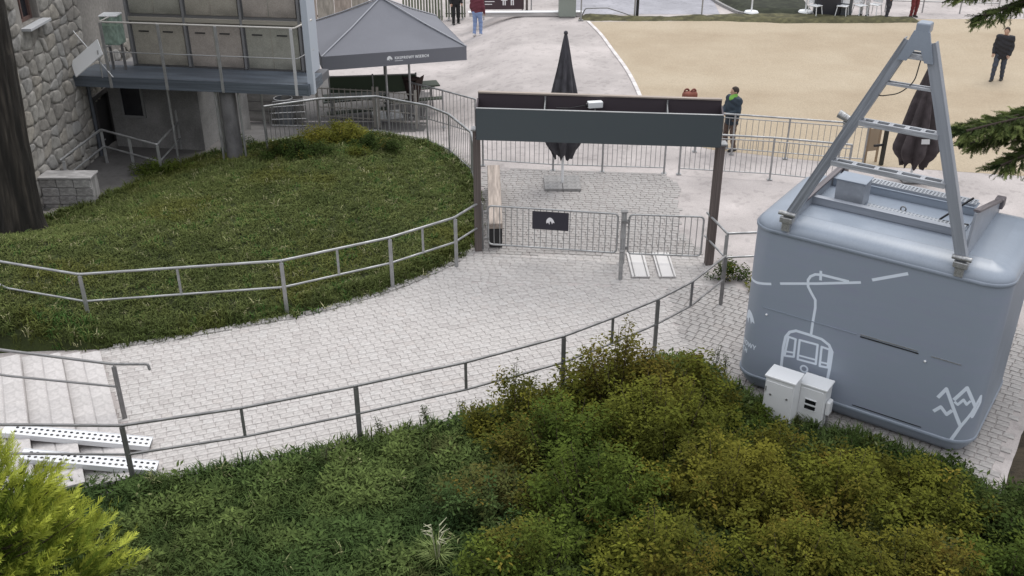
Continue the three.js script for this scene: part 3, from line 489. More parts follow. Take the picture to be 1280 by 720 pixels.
  const L0 = V(0.42, 3.2, -0.06), L1 = V(1.70, 6.05, -0.06), R0 = V(2.93, 3.16, -0.06), R1 = V(1.97, 6.05, -0.06);
  const lg = leg(L0, L1, M.frameLeft), rg = leg(R0, R1, M.frame);
  const at = (a, b, y) => a.clone().lerp(b, (y - a.y) / (b.y - a.y));
  const cross = (y, full) => { const a = at(L0, L1, y), b = at(R0, R1, y); a.x += 0.07; b.x -= 0.07; const out = [];
    if (full) { for (const z of [-0.07, 0.07]) out.push(beam(V(a.x, y, a.z + z), V(b.x, y, b.z + z), 0.035, 0.075, V(0, 1, 0), 0.006)); const n = full; for (let k = 0; k <= n; k++) { const x = a.x + (b.x - a.x) * k / n; out.push(box(0.06, 0.07, 0.106, clamp(x, a.x + 0.04, b.x - 0.04), y, a.z)); } }
    else for (const z of [-0.05, 0.05]) out.push(beam(V(a.x, y, a.z + z), V(b.x, y, b.z + z), 0.03, 0.035));
    return part('cross_bar', out, M.bars, t); };
  cross(4.2, 5); cross(4.85, 5); cross(5.45, 0); cross(5.86, 1);
  const head = part('hanger_head', [(() => { const sh = new THREE.Shape([[1.60, 5.8], [1.72, 5.8], [1.80, 5.95], [1.88, 5.95], [1.95, 5.8], [2.06, 5.8], [1.95, 6.2], [1.75, 6.2]].map((p) => new THREE.Vector2(...p))); const g = new THREE.ExtrudeGeometry(sh, { depth: 0.03, bevelEnabled: false }); g.translate(0, 0, 0.012); return g; })(), box(0.18, 0.14, 0.2, 1.85, 6.24, -0.06, 0, 0.03)], M.cabinRoof, t);
  for (const [p, sgn] of [[L0, 1], [R0, -1]]) part('foot_bolt', [box(0.2, 0.09, 0.14, p.x, p.y - 0.02, 0.0, 0, 0.015), new THREE.CylinderGeometry(0.035, 0.035, 0.26, 10).rotateZ(Math.PI / 2).translate(p.x, p.y + 0.08, 0.03), box(0.12, 0.16, 0.05, p.x, p.y - 0.12, 0.015)], M.galv, t);
  part('signal_lamp', [new THREE.CylinderGeometry(0.06, 0.05, 0.16, 14).rotateZ(1.2).translate(1.0, 4.88, -0.06), bar(V(1.0, 4.8, -0.06), V(1.12, 4.76, -0.06), 0.02)], M.galv, t);
  part('cable', pipe([V(1.34, 5.3, -0.05), V(1.45, 5.26, -0.02), V(1.7, 5.34, 0), V(1.86, 5.52, -0.02), V(1.88, 5.8, -0.05)], 0.008, 0.12), M.black, t);
}

// electrical cabinets at the cabin's foot
{
  const ry = -Math.atan2(0.5724, 0.82);
  const a = thing('electric_cabinet', 'taller white metal cabinet standing in the shrubs by the cabin', 'electrical cabinet', [4.2, -13.08].reduce((p, v, i) => (i ? [p[0], 0, v] : [v]), []), ry);
  part('body', box(0.46, 0.88, 0.34, 0, 0.46, 0, 0, 0.012), M.white, a); part('roof', box(0.5, 0.04, 0.38, 0, 0.92, 0, 0, 0.012), M.white, a); part('door', box(0.40, 0.74, 0.012, 0, 0.47, 0.175, 0, 0.004), M.white, a);
  for (const x of [-0.12, 0.14]) part('lock', new THREE.CylinderGeometry(0.016, 0.016, 0.02, 10).rotateX(Math.PI / 2).translate(x, 0.62, 0.185), M.galvDark, a); part('hinge', [box(0.02, 0.08, 0.02, -0.205, 0.7, 0.175), box(0.02, 0.08, 0.02, -0.205, 0.3, 0.175)], M.galv, a);
  const b = thing('electric_cabinet', 'shorter white cabinet with two dark meter windows', 'electrical cabinet', [4.72, 0, -13.1], ry);
  part('body', box(0.42, 0.72, 0.32, 0, 0.40, 0, 0, 0.02), M.white, b); part('roof', box(0.46, 0.035, 0.36, 0, 0.775, 0, 0, 0.012), M.white, b); part('door', box(0.36, 0.6, 0.012, 0, 0.42, 0.165, 0, 0.004), M.white, b);
  for (const y of [0.50, 0.40]) { const w = part('meter_window', box(0.17, 0.075, 0.014, 0.0, y, 0.172, 0, 0.004), mat(0.012, 0.013, 0.016, 0.15), b); part('window_frame', [box(0.19, 0.01, 0.02, 0, y + 0.042, 0.174), box(0.19, 0.01, 0.02, 0, y - 0.042, 0.174)], M.white, w); }
  part('side_box', box(0.07, 0.24, 0.16, 0.25, 0.42, 0.02, 0, 0.02), M.white, b); part('conduit', pipe([V(0.25, 0.3, 0.05), V(0.27, 0.08, 0.08), V(0.45, 0.04, 0.02)], 0.02), M.galvDark, b);
}
// ---------------------------------------------------------------- rubble stone house on the left
{
  const t = thing('stone_house', 'grey rubble stone house wall with a window behind the tree', 'building', [-11, 0, -21.2]);
  // wall face looks along +x; local z runs away from the camera as -z
  const mortar = mat(0.30, 0.285, 0.265, 0.95, 0, { map: withRep(speckMap, 0.8), bumpMap: withRep(bumpFine, 1), bumpScale: 0.01 });
  const wz0 = -1.55, wz1 = -2.45, wy0 = 4.0, wy1 = 5.3;
  const wall = part('wall', [box(0.5, 9, 1.55 + 1.2, -0.25, 3.4, -0.175), box(0.5, 9, 12 - 2.45, -0.25, 3.4, -2.45 - (12 - 2.45) / 2), box(0.5, wy0 + 1.1, 0.9, -0.25, (wy0 - 1.1) / 2, -2), box(0.5, 7.9 - wy1, 0.9, -0.25, (7.9 + wy1) / 2, -2)], mortar, t);
  const stoneMap = speck(256, 5, 0.55, 1.15), tones = [[0.42, 0.405, 0.375], [0.38, 0.36, 0.33], [0.46, 0.44, 0.41], [0.40, 0.39, 0.375], [0.345, 0.325, 0.30], [0.43, 0.40, 0.355]].map((c) => mat(c[0], c[1], c[2], 0.95, 0, { map: withRep(stoneMap, 1.1), bumpMap: withRep(bumpFine, 0.9), bumpScale: 0.014 }));
  const rnd = rngOf(91), RH = 0.32, CW = 0.42, px = (i, j) => -i * CW - 0.2 * CW * (j & 1) + (h2(i * 3 + 1, j * 7) - 0.5) * 0.30, py = (i, j) => -0.95 + j * RH + (h2(i * 5, j * 3 + 2) - 0.5) * 0.22;
  let n = 0;
  for (let j = 0; j < 22; j++) for (let i = -1; i < 20; i++) {
    if (j > 9 && i > 10 || i > 12 && j < 3) continue;
    const q = [[px(i, j), py(i, j)], [px(i + 1, j), py(i + 1, j)], [px(i + 1, j + 1), py(i + 1, j + 1)], [px(i, j + 1), py(i, j + 1)]];
    const cx = (q[0][0] + q[1][0] + q[2][0] + q[3][0]) / 4, cy = (q[0][1] + q[1][1] + q[2][1] + q[3][1]) / 4;
    if (cx < wz0 + 0.2 && cx > wz1 - 0.2 && cy > wy0 - 0.12 && cy < wy1 + 0.15) continue;
    if (cx < -4.35 && cx > -5.4 && cy < 1.35) continue; // doorway
    // an eight-sided stone: corners cut, face bulging from the mortar
    const o = []; for (let k = 0; k < 4; k++) { const a = q[k], b = q[(k + 1) % 4], f = 0.22 + 0.14 * rnd(); o.push([a[0] + (b[0] - a[0]) * f * 0.8, a[1] + (b[1] - a[1]) * f * 0.8], [a[0] + (b[0] - a[0]) * (1 - f * 0.7), a[1] + (b[1] - a[1]) * (1 - f * 0.7)]); }
    const P = [], I = [], sh = (k, s, x) => P.push(x, cy + (o[k][1] - cy) * s, cx + (o[k][0] - cx) * s), out = 0.018 + 0.03 * rnd();
    for (let k = 0; k < 8; k++) sh(k, 0.965, -0.02); for (let k = 0; k < 8; k++) sh(k, 0.93, out * 0.6); for (let k = 0; k < 8; k++) sh(k, 0.68, out * (0.85 + 0.3 * rnd())); P.push(out * 1.1, cy, cx);
    for (let r = 0; r < 2; r++) for (let k = 0; k < 8; k++) { const a = r * 8 + k, b = r * 8 + (k + 1) % 8; I.push(a, b, a + 8, b, b + 8, a + 8); }
    for (let k = 0; k < 8; k++) I.push(16 + k, 16 + (k + 1) % 8, 24);
    const g = new THREE.BufferGeometry(); g.setAttribute('position', new THREE.Float32BufferAttribute(P, 3)); const uv = []; for (let k = 0; k < P.length; k += 3) uv.push(P[k + 2] + i * 0.37, P[k + 1] + j * 0.61); g.setAttribute('uv', new THREE.Float32BufferAttribute(uv, 2)); g.setIndex(I); g.computeVertexNormals();
    // make sure it faces +x
    if (g.attributes.normal.getX(24) < 0) { for (let k = 0; k < I.length; k += 3) [I[k], I[k + 1]] = [I[k + 1], I[k]]; g.setIndex(I); g.computeVertexNormals(); }
    part('stone', g, tones[Math.floor(rnd() * tones.length)], wall); n++;
  }
  console.log('stones', n);
  const w = part('window', [box(0.07, wy1 - wy0, 0.07, -0.2, (wy0 + wy1) / 2, wz0 - 0.035), box(0.07, wy1 - wy0, 0.07, -0.2, (wy0 + wy1) / 2, wz1 + 0.035), box(0.07, 0.07, 0.76, -0.2, wy0 + 0.04, -2), box(0.07, 0.07, 0.76, -0.2, wy1 - 0.035, -2), box(0.06, wy1 - wy0 - 0.1, 0.05, -0.2, (wy0 + wy1) / 2, -2)], mat(0.13, 0.08, 0.07, 0.6), t);
  part('pane', box(0.012, wy1 - wy0 - 0.12, 0.78, -0.23, (wy0 + wy1) / 2, -2), mat(0.02, 0.022, 0.028, 0.08), w);
  part('curtain', [box(0.02, 1.1, 0.12, -0.29, 4.65, -1.75), box(0.02, 1.1, 0.1, -0.29, 4.65, -2.25)], M.white, w);
  part('sill', box(0.36, 0.07, 1.12, 0.04, wy0 - 0.06, -2, 0, 0.012), mat(0.46, 0.47, 0.49, 0.6), t);
  const d = part('door', box(0.06, 2.3, 0.86, -0.02, 0.2, -4.87), M.black, t); part('handle', bar(V(0.03, 0.25, -4.55), V(0.03, 0.25, -4.68), 0.014), M.galv, d);
  part('door_surround', [box(0.1, 2.4, 0.1, 0.02, 0.2, -4.37), box(0.1, 2.4, 0.1, 0.02, 0.2, -5.37), box(0.1, 0.12, 1.1, 0.02, 1.45, -4.87)], mat(0.06, 0.055, 0.055, 0.8), t);
  part('drain_pipe', [bar(V(0.09, -0.7, -4.1), V(0.09, 2.1, -4.1), 0.05)], mat(0.10, 0.11, 0.13, 0.5, 0.3), t);
}
// ashlar steps beside the house, terrace railings
{
  const t = thing('ashlar_wall', 'low pale ashlar block wall at the foot of the stone house', 'wall', [-10.98, -0.05, -22.0]);
  const tm = [mat(0.50, 0.485, 0.48, 0.9, 0, { map: withRep(speckMap, 1) }), mat(0.43, 0.415, 0.41, 0.9, 0, { map: withRep(speckMap, 1) })];
  const s = part('wall', box(1.2, 1.5, 0.4, 0.6, 0.0, 0), tm[1], t); for (let k = 0; k < 7; k++) for (let b = 0; b < 3; b++) part('block', box(0.385, 0.19, 0.06, 0.2 + b * 0.4 + 0.03 * (k & 1), -0.58 + 0.205 * k, 0.2 + 0.008 * ((k + b) % 3), 0, 0.012), tm[(k * 2 + b) % 3 ? 0 : 1], s); part('coping', box(1.24, 0.05, 0.5, 0.61, 0.78, 0, 0, 0.012), tm[0], t);
  const A = [-10.59, -22.27], B = [-10.57, -24.76], C = [-8.92, -24.03], D = [-8.92, -25.79];
  railing('bright bent railing at the foot of the stone house under the platform', [[A[0], 1.0, A[1]], [B[0], 0.9, B[1]], [C[0], 0.75, C[1]], [D[0], 0.75, D[1]]], [[A[0] + 0.06, A[1], -0.4, 1.0], [B[0], B[1], -0.6, 0.9], [(B[0] + C[0]) / 2, (B[1] + C[1]) / 2, -0.5, 0.82], [C[0], C[1], -0.5, 0.75], [D[0], D[1], -0.7, 1.1]], { drop: 0.45, r: 0.03 });
  const E = [-11.04, -23.19], F = [-11.47, -22.51];
  const r = railing('dark railing with a capped post between the tree and the stone house', [[F[0] - 0.6, 1.3, F[1] + 0.2], [F[0], 1.15, F[1]], [E[0], 1.05, E[1]]], [[E[0], E[1], -0.4, 1.35], [F[0], F[1], -0.3, 1.15]], { drop: 0.5, r: 0.02, m: M.galvDark });
  part('post_cap', new THREE.SphereGeometry(0.06, 10, 8).translate(E[0], 1.38, E[1]), M.white, r);
}
// ---------------------------------------------------------------- raised kiosk with its walkway
{
  const t = thing('raised_kiosk', 'raised grey panelled kiosk on columns with a railed steel walkway', 'building', [-9.97, 0, -24.62], -0.139);
  const panelM = [mat(0.36, 0.335, 0.285, 0.35, 0, { map: withRep(speckMap, 0.3) }), mat(0.375, 0.335, 0.30, 0.35, 0, { map: withRep(speckMap, 0.3) }), mat(0.33, 0.325, 0.28, 0.35, 0, { map: withRep(speckMap, 0.3) })];
  const fr = mat(0.20, 0.20, 0.205, 0.55, 0.2), blue = mat(0.42, 0.46, 0.52, 0.5), deckM = mat(0.14, 0.165, 0.20, 0.55, 0.2, { map: withRep(speckMap, 0.8) });
  part('deck', box(6.1, 0.07, 1.1, 2.03, 2.285, -0.5), deckM, t); part('edge_girder', [box(6.1, 0.2, 0.05, 2.03, 2.15, 0.02), box(0.05, 0.2, 1.1, 5.06, 2.15, -0.5)], deckM, t);
  part('underfloor', box(6.0, 0.2, 1.7, 2.0, 2.10, -1.0), mat(0.12, 0.12, 0.13, 0.8), t);
  part('wall', [box(4.75, 4.6, 0.7, 2.4, 4.6, -1.47)], fr, t);
  const y0s = [2.36, 3.66, 4.96];
  for (let r = 0; r < 3; r++) for (let k = 0; k < 3; k++) { const p = part('panel', box(1.36, 1.1, 0.05, 0.86 + k * 1.5, y0s[r] + 0.55, -1.095, 0, 0.012), panelM[(k + 2 * r) % 3], t);
    for (const x of [-0.42, 0.3]) part('slot', box(0.27, 0.03, 0.02, 0.86 + k * 1.5 + x * 0.9, y0s[r] + 0.86, -1.068), M.black, p);
    part('panel_rib', [box(0.014, 1.08, 0.016, 0.86 + k * 1.5 - 0.02, y0s[r] + 0.55, -1.068)], panelM[(k + 2 * r + 1) % 3], p); }
  for (let k = 0; k < 4; k++) part('mullion', box(0.06, 4.3, 0.10, 0.11 + k * 1.5, 4.5, -1.06, 0, 0.01), fr, t);
  for (const y of [3.53, 4.85]) part('transom', box(4.6, 0.11, 0.085, 2.4, y, -1.066, 0, 0.01), panelM[0], t);
  part('corner_post', [box(0.16, 4.9, 0.16, 5.10, 4.5, -0.16, 0, 0.012)], blue, t); part('end_wall', [box(0.05, 4.6, 0.55, 4.84, 4.6, -1.3)], blue, t);
  const bw = part('base_wall', [box(2.5, 2.75, 3.2, 0.3, 0.66, -2.9)], mat(0.27, 0.265, 0.26, 0.92, 0, { map: withRep(speckMap, 0.6), bumpMap: withRep(bumpFine, 0.8), bumpScale: 0.006 }), t);
  part('window', [box(0.55, 0.9, 0.03, -0.3, 1.35, -1.29, 0, 0.008)], mat(0.015, 0.016, 0.02, 0.15), bw); part('window_frame', [box(0.06, 0.96, 0.05, -0.6, 1.35, -1.28), box(0.06, 0.96, 0.05, 0.0, 1.35, -1.28), box(0.66, 0.06, 0.06, -0.3, 0.87, -1.28)], mat(0.2, 0.2, 0.2, 0.7), bw);
  for (const x of [2.85]) part('column', [new THREE.CylinderGeometry(0.2, 0.21, 2.9, 20).translate(x, 0.6, 0.05 - 0.3)], mat(0.20, 0.195, 0.20, 0.85, 0, { map: withRep(speckMap, 1) }), t);
  for (const [x, z] of [[1.25, -0.3], [2.3, -0.9], [3.2, -0.1], [3.55, -0.7], [2.62, -0.05]]) part('support_pole', bar(V(x, -0.4, z), V(x, 2.05, z), 0.03), M.galv, t);
  // railing of the walkway
  part('top_rail', pipe([V(-0.1, 3.68, -0.9), V(-0.05, 3.68, 0.02), V(4.86, 3.68, 0.02), V(4.98, 3.68, -0.9)], 0.024), mat(0.5, 0.48, 0.45, 0.5, 0.3), t); part('lower_rail', pipe([V(-0.05, 2.95, 0.02), V(4.86, 2.95, 0.02), V(4.98, 2.95, -0.9)], 0.012), M.galv, t);
  for (const x of [-0.02, 1.45, 2.9, 4.78]) part('railing_post', box(0.07, 1.62, 0.04, x, 2.86, 0.055, 0, 0.006), x > 4 ? mat(0.5, 0.5, 0.51, 0.5, 0.2) : M.galv, t);
  const b = thing('storage_crate', 'pale green box hung on the left end of the kiosk walkway railing', 'box', [-10.0, 2.98, -25.3], -0.1);
  part('body', box(0.42, 0.7, 0.36, 0, 0.35, 0, 0, 0.02), mat(0.34, 0.45, 0.38, 0.6, 0, { map: withRep(speckMap, 1) }), b); part('lid', box(0.46, 0.04, 0.4, 0, 0.72, 0, 0.1, 0.015), M.white, b); part('band', box(0.43, 0.03, 0.37, 0, 0.5, 0), mat(0.3, 0.4, 0.32, 0.6), b); part('leg', [box(0.05, 0.68, 0.05, -0.16, -0.33, 0), box(0.05, 0.68, 0.05, 0.16, -0.33, 0)], M.galvDark, b);
  const s = thing('sloping_board', 'white sloping board leaning at the left end of the kiosk walkway', 'board', [-10.75, 2.4, -24.75], -0.14);
  part('board', beam(V(-0.15, 0.08, 0.1), V(0.62, 0.66, 0), 0.5, 0.03, V(0, 0.75, 0.66), 0.008), M.white, s); part('stay', [bar(V(-0.2, 0.95, -0.3), V(0.9, -0.05, 0.15), 0.012)], M.white, s); part('frame_leg', [bar(V(0.6, 0.6, 0.12), V(0.6, -0.08, 0.12), 0.018), bar(V(0.62, 0.62, -0.1), V(0.85, 0.66, -0.1), 0.02)], M.galv, s);
  // low wall and dark openings on the lower terrace, seen below the kiosk
  const w = thing('terrace_wall', 'low grey terrace wall with a pale coping under the kiosk', 'wall', [-8.1, -0.7, -30.4], -0.1);
  part('wall', box(3.2, 1.0, 0.3, 0, 0.5, 0, 0, 0.01), mat(0.34, 0.33, 0.315, 0.9, 0, { map: withRep(speckMap, 0.8) }), w); part('coping', box(3.3, 0.06, 0.36, 0, 1.03, 0, 0, 0.012), mat(0.5, 0.5, 0.5, 0.8), w);
  for (let k = 0; k < 2; k++) part('joint_board', box(3.2, 0.02, 0.31, 0, 0.35 + 0.3 * k, 0), mat(0.10, 0.10, 0.10, 0.9), w);
  const tb = (label, x, z) => { const o = thing('dark_cabinet', label, 'cabinet', [x, -0.7, z], -0.1); part('body', box(0.75, 1.5, 0.6, 0, 0.75, 0, 0, 0.02), mat(0.028, 0.03, 0.04, 0.5), o); part('door', box(0.66, 1.3, 0.02, 0, 0.78, 0.305, 0, 0.006), mat(0.02, 0.022, 0.03, 0.3), o); part('handle', bar(V(0.25, 0.7, 0.33), V(0.25, 0.95, 0.33), 0.012), M.galv, o); return o; };
  tb('dark cabinet left of the kiosk column on the lower terrace', -8.6, -31.0); tb('dark cabinet right of the kiosk column on the lower terrace', -7.45, -31.1);
  const bin = thing('waste_bin', 'grey round bin with pale slats on the lower terrace by the kiosk', 'bin', [-7.0, -0.7, -29.9]);
  part('drum', new THREE.CylinderGeometry(0.28, 0.25, 0.85, 20, 1, true).translate(0, 0.43, 0), mat(0.22, 0.23, 0.25, 0.5, 0.3, { side: THREE.DoubleSide }), bin); part('rim', new THREE.TorusGeometry(0.28, 0.02, 6, 24).rotateX(Math.PI / 2).translate(0, 0.86, 0), M.galv, bin);
  for (let k = 0; k < 12; k++) { const a = k / 12 * 6.283; part('slat', beam(V(Math.cos(a) * 0.27, 0.06, Math.sin(a) * 0.27), V(Math.cos(a) * 0.29, 0.8, Math.sin(a) * 0.29), 0.05, 0.012, V(Math.cos(a), 0, Math.sin(a))), M.galv, bin); }
  // stacked loose tubes above the bin
  const tu = thing('folded_barrier', 'folded pale barrier leaning on the fence beside the kiosk', 'barrier', [-6.35, -0.1, -27.6], -0.3);
  part('barrier_frame', pipe([V(-0.6, 0.1, 0), V(-0.5, 0.8, 0), V(0.55, 0.98, 0), V(0.6, 0.2, 0), V(-0.6, 0.1, 0)], 0.018), M.galv, tu); for (let k = 1; k < 4; k++) part('bar', bar(V(-0.58, 0.1 + 0.18 * k, 0), V(0.58, 0.22 + 0.2 * k, 0), 0.01), M.white, tu);
}
// ---------------------------------------------------------------- tent and the beer garden under it
{
  const t = thing('square_canopy', 'big square dark grey canopy with white lettering on its valance', 'canopy', [-3.92, -0.7, -30.6], 0.282);
  const H = 2.09, y = 2.62, ya = 3.72, m = M.canopy, cor = [[-H, H], [H, H], [H, -H], [-H, -H]];
  for (let k = 0; k < 4; k++) { // four sagging roof panels
    const a = cor[k], b = cor[(k + 1) % 4], P = [], I = [], UV = [], n = 10;
    for (let j = 0; j <= n; j++) for (let i = 0; i <= n; i++) { const v = j / n, u = i / n, ex = a[0] + (b[0] - a[0]) * u, ez = a[1] + (b[1] - a[1]) * u, s = -0.10 * Math.sin(Math.PI * v) * (0.4 + 0.6 * Math.sin(Math.PI * u)); P.push(ex * v, ya + (y - ya) * v + s, ez * v); UV.push(u * 3, v * 3); }
    for (let j = 0; j < n; j++) for (let i = 0; i < n; i++) { const q = j * (n + 1) + i, e = q + n + 1; I.push(q, e, q + 1, q + 1, e, e + 1); }
    const g = new THREE.BufferGeometry(); g.setAttribute('position', new THREE.Float32BufferAttribute(P, 3)); g.setAttribute('uv', new THREE.Float32BufferAttribute(UV, 2)); g.setIndex(I); g.computeVertexNormals(); m.side = THREE.DoubleSide; part('roof_panel', g, m, t);
    part('seam', pipe([V(a[0] * 0.02, ya, a[1] * 0.02), V(a[0] * 0.5, (y + ya) / 2 - 0.015, a[1] * 0.5), V(a[0], y + 0.015, a[1])], 0.022), mat(0.32, 0.33, 0.36, 0.8), t);
    const d = V(b[0] - a[0], 0, b[1] - a[1]).normalize(), va = beam(V(a[0], y - 0.19, a[1]), V(b[0], y - 0.19, b[1]), 0.012, 0.40);
    part('valance', va, M.canopySide, t);
  }
  const cv = document.createElement('canvas'); cv.width = 512; cv.height = 96; const c = cv.getContext('2d'); c.fillStyle = '#' + M.canopySide.color.getHexString(); c.fillRect(0, 0, 512, 96); c.fillStyle = '#eef0f2'; emblem(c, 60, 44, 40); c.font = 'bold 42px sans-serif'; c.fillText('KASPROWY WIERCH', 112, 58, 380); c.fillRect(112, 72, 90, 5);
  const tx = new THREE.CanvasTexture(cv); tx.colorSpace = THREE.SRGBColorSpace;
  const pr = new THREE.PlaneGeometry(1.36, 0.25); pr.translate(0.35, y - 0.19, H + 0.009); const cl = M.canopySide.clone(); cl.color.setRGB(1, 1, 1); cl.map = tx; part('lettering', pr, cl, t);
  part('pole', [bar(V(0, 0, 0), V(0, ya - 0.05, 0), 0.05), box(0.9, 0.08, 0.9, 0, 0.06, 0)], M.galv, t);
  for (const q of cor) part('spoke', bar(V(0, 2.9, 0), V(q[0] * 0.96, y + 0.02, q[1] * 0.96), 0.022), M.galv, t);
  part('finial', new THREE.SphereGeometry(0.07, 10, 8).translate(0, ya + 0.03, 0), M.galv, t);
  for (const [x, z] of [[-0.25, 1.75], [0.42, 1.85]]) part('front_post', bar(V(x, 0, z), V(x, y - 0.05, z), 0.035), M.galv, t);
  // lattice fence panels below
  const lat = (label, x0, z0, x1, z1, n, cols) => { const o = thing('lattice_fence', label, 'fence'), a = V(x0, -0.55, z0), b = V(x1, -0.55, z1), m = mat(0.33, 0.31, 0.28, 0.8); for (const f of [0, 1]) { const p = a.clone().lerp(b, f); part('post', box(0.07, 1.3, 0.07, p.x, 0.05, p.z), m, o); } for (let k = 1; k < cols; k++) { const p = a.clone().lerp(b, k / cols); part('slat', box(0.03, 0.95, 0.02, p.x, 0.12, p.z), m, o); } for (let k = 0; k < n; k++) part('rail', beam(V(a.x, -0.3 + 0.29 * k, a.z + 0.02), V(b.x, -0.3 + 0.29 * k, b.z + 0.02), 0.02, 0.03), m, o); };
  lat('wooden lattice fence panel left of the tent posts', -5.9, -29.6, -4.15, -29.3, 4, 10); lat('wooden lattice fence panel right of the tent posts', -4.02, -29.25, -2.85, -28.9, 4, 7);
  for (const [label, x, z] of [['dark green beer table set under the canopy, nearest the lattice fence', -4.9, -30.5], ['dark green beer table set under the canopy, at the back', -3.3, -31.6]]) { const o = thing('beer_table', label, 'table', [x, -0.7, z], 0.28), gm = mat(0.035, 0.05, 0.03, 0.6); part('tabletop', box(1.9, 0.05, 0.6, 0, 0.76, 0, 0, 0.012), gm, o); for (const s of [-1, 1]) { part('bench', box(1.9, 0.04, 0.26, 0, 0.45, s * 0.6, 0, 0.01), gm, o); for (const q of [-1, 1]) part('leg', [beam(V(q * 0.75, 0, s * 0.6), V(q * 0.75, 0.44, s * 0.6), 0.04, 0.2), beam(V(q * 0.7, 0, s * 0.2), V(q * 0.7, 0.74, s * 0.05), 0.04, 0.05)], M.galvDark, o); } }
  const ws = thing('wind_screen', 'dark green wind screen under the front edge of the canopy', 'screen', [-4.2, -0.7, -29.75], 0.12); part('panel', box(2.6, 0.5, 0.03, 0, 1.35, 0, 0, 0.01), mat(0.035, 0.055, 0.03, 0.5), ws); for (const x of [-1.3, 0, 1.3]) part('post', bar(V(x, 0, 0), V(x, 1.65, 0), 0.025), M.galv, ws); part('edge_bar', [box(2.6, 0.025, 0.04, 0, 1.61, 0)], M.galv, ws);
  // brown cloth hung over a fence post
  const cb = thing('brown_cloth', 'dark brown cloth hung over a post beside the canopy', 'cloth', [-3.02, -29.82].reduce((p, v, i) => (i ? [p[0], -0.35, v] : [v]), []));
  { const P = [], I = [], n = 20, rows = 8; for (let j = 0; j <= rows; j++) for (let i = 0; i <= n; i++) { const v = j / rows, a = i / n * 6.283, r = (0.30 * (1 - v) + 0.10 * v + 0.05 * Math.cos(3 * a + 1)) * (j ? 1 : 1); P.push(Math.cos(a) * r * 1.1, 1.15 - 0.75 * v + 0.10 * Math.cos(a * 2) * (1 - v), Math.sin(a) * r * 0.5); } for (let j = 0; j < rows; j++) for (let i = 0; i < n; i++) { const q = j * (n + 1) + i, e = q + n + 1; I.push(q, q + 1, e, e, q + 1, e + 1); } const g = new THREE.BufferGeometry(); g.setAttribute('position', new THREE.Float32BufferAttribute(P, 3)); g.setIndex(I); g.computeVertexNormals(); part('cloth', g, mat(0.045, 0.03, 0.026, 0.95, 0, { side: THREE.DoubleSide }), cb); part('post', [bar(V(0, 0, 0), V(0, 1.1, 0), 0.03)], M.galv, cb); part('fold', new THREE.SphereGeometry(0.25, 12, 8).scale(1.2, 0.3, 0.5).translate(0, 1.13, 0), mat(0.05, 0.032, 0.028, 0.95), cb); }
}
// ---------------------------------------------------------------- far side of the court
const grassStrip = [[2.6, -40.9], [5, -40.8], [8.2, -40.8], [11, -40.4], [16.5, -40.5], [16.5, -41.5], [11, -42.2], [8.2, -42.0], [6.2, -41.6], [2.8, -42.0]];
struct('verge', gridSheet(2, 17, -42.6, -40, 0.2, (x, z) => { const d = sdPoly(grassStrip, x, z); return -0.04 + 0.16 * sm(-0.05, 0.4, d) * (0.4 + fbm(x * 2, z * 2, 3)); }, (x, z) => sdPoly(grassStrip, x, z) > -0.3), mat(0.15, 0.14, 0.085, 1, 0, { map: withRep(turfMap, 0.8) }));
struct('road', flat([[2.4, -42.1], [8.6, -42.1], [8.9, -46], [9.4, -60], [3, -60]], -0.003), mat(0.42, 0.43, 0.47, 0.9, 0, { map: withRep(concreteMap, 0.2) }));
const bedPoly = [[9.5, -42.0], [12.3, -41.6], [12.6, -42.2], [13, -46], [9.0, -46], [8.9, -44.4]];
struct('flower_bed', gridSheet(8.5, 13.4, -46.4, -41.2, 0.2, (x, z) => -0.04 + 0.22 * sm(-0.05, 0.6, sdPoly(bedPoly, x, z)), (x, z) => sdPoly(bedPoly, x, z) > -0.3), mat(0.045, 0.052, 0.038, 1, 0, { map: withRep(turfMap, 0.8) }));
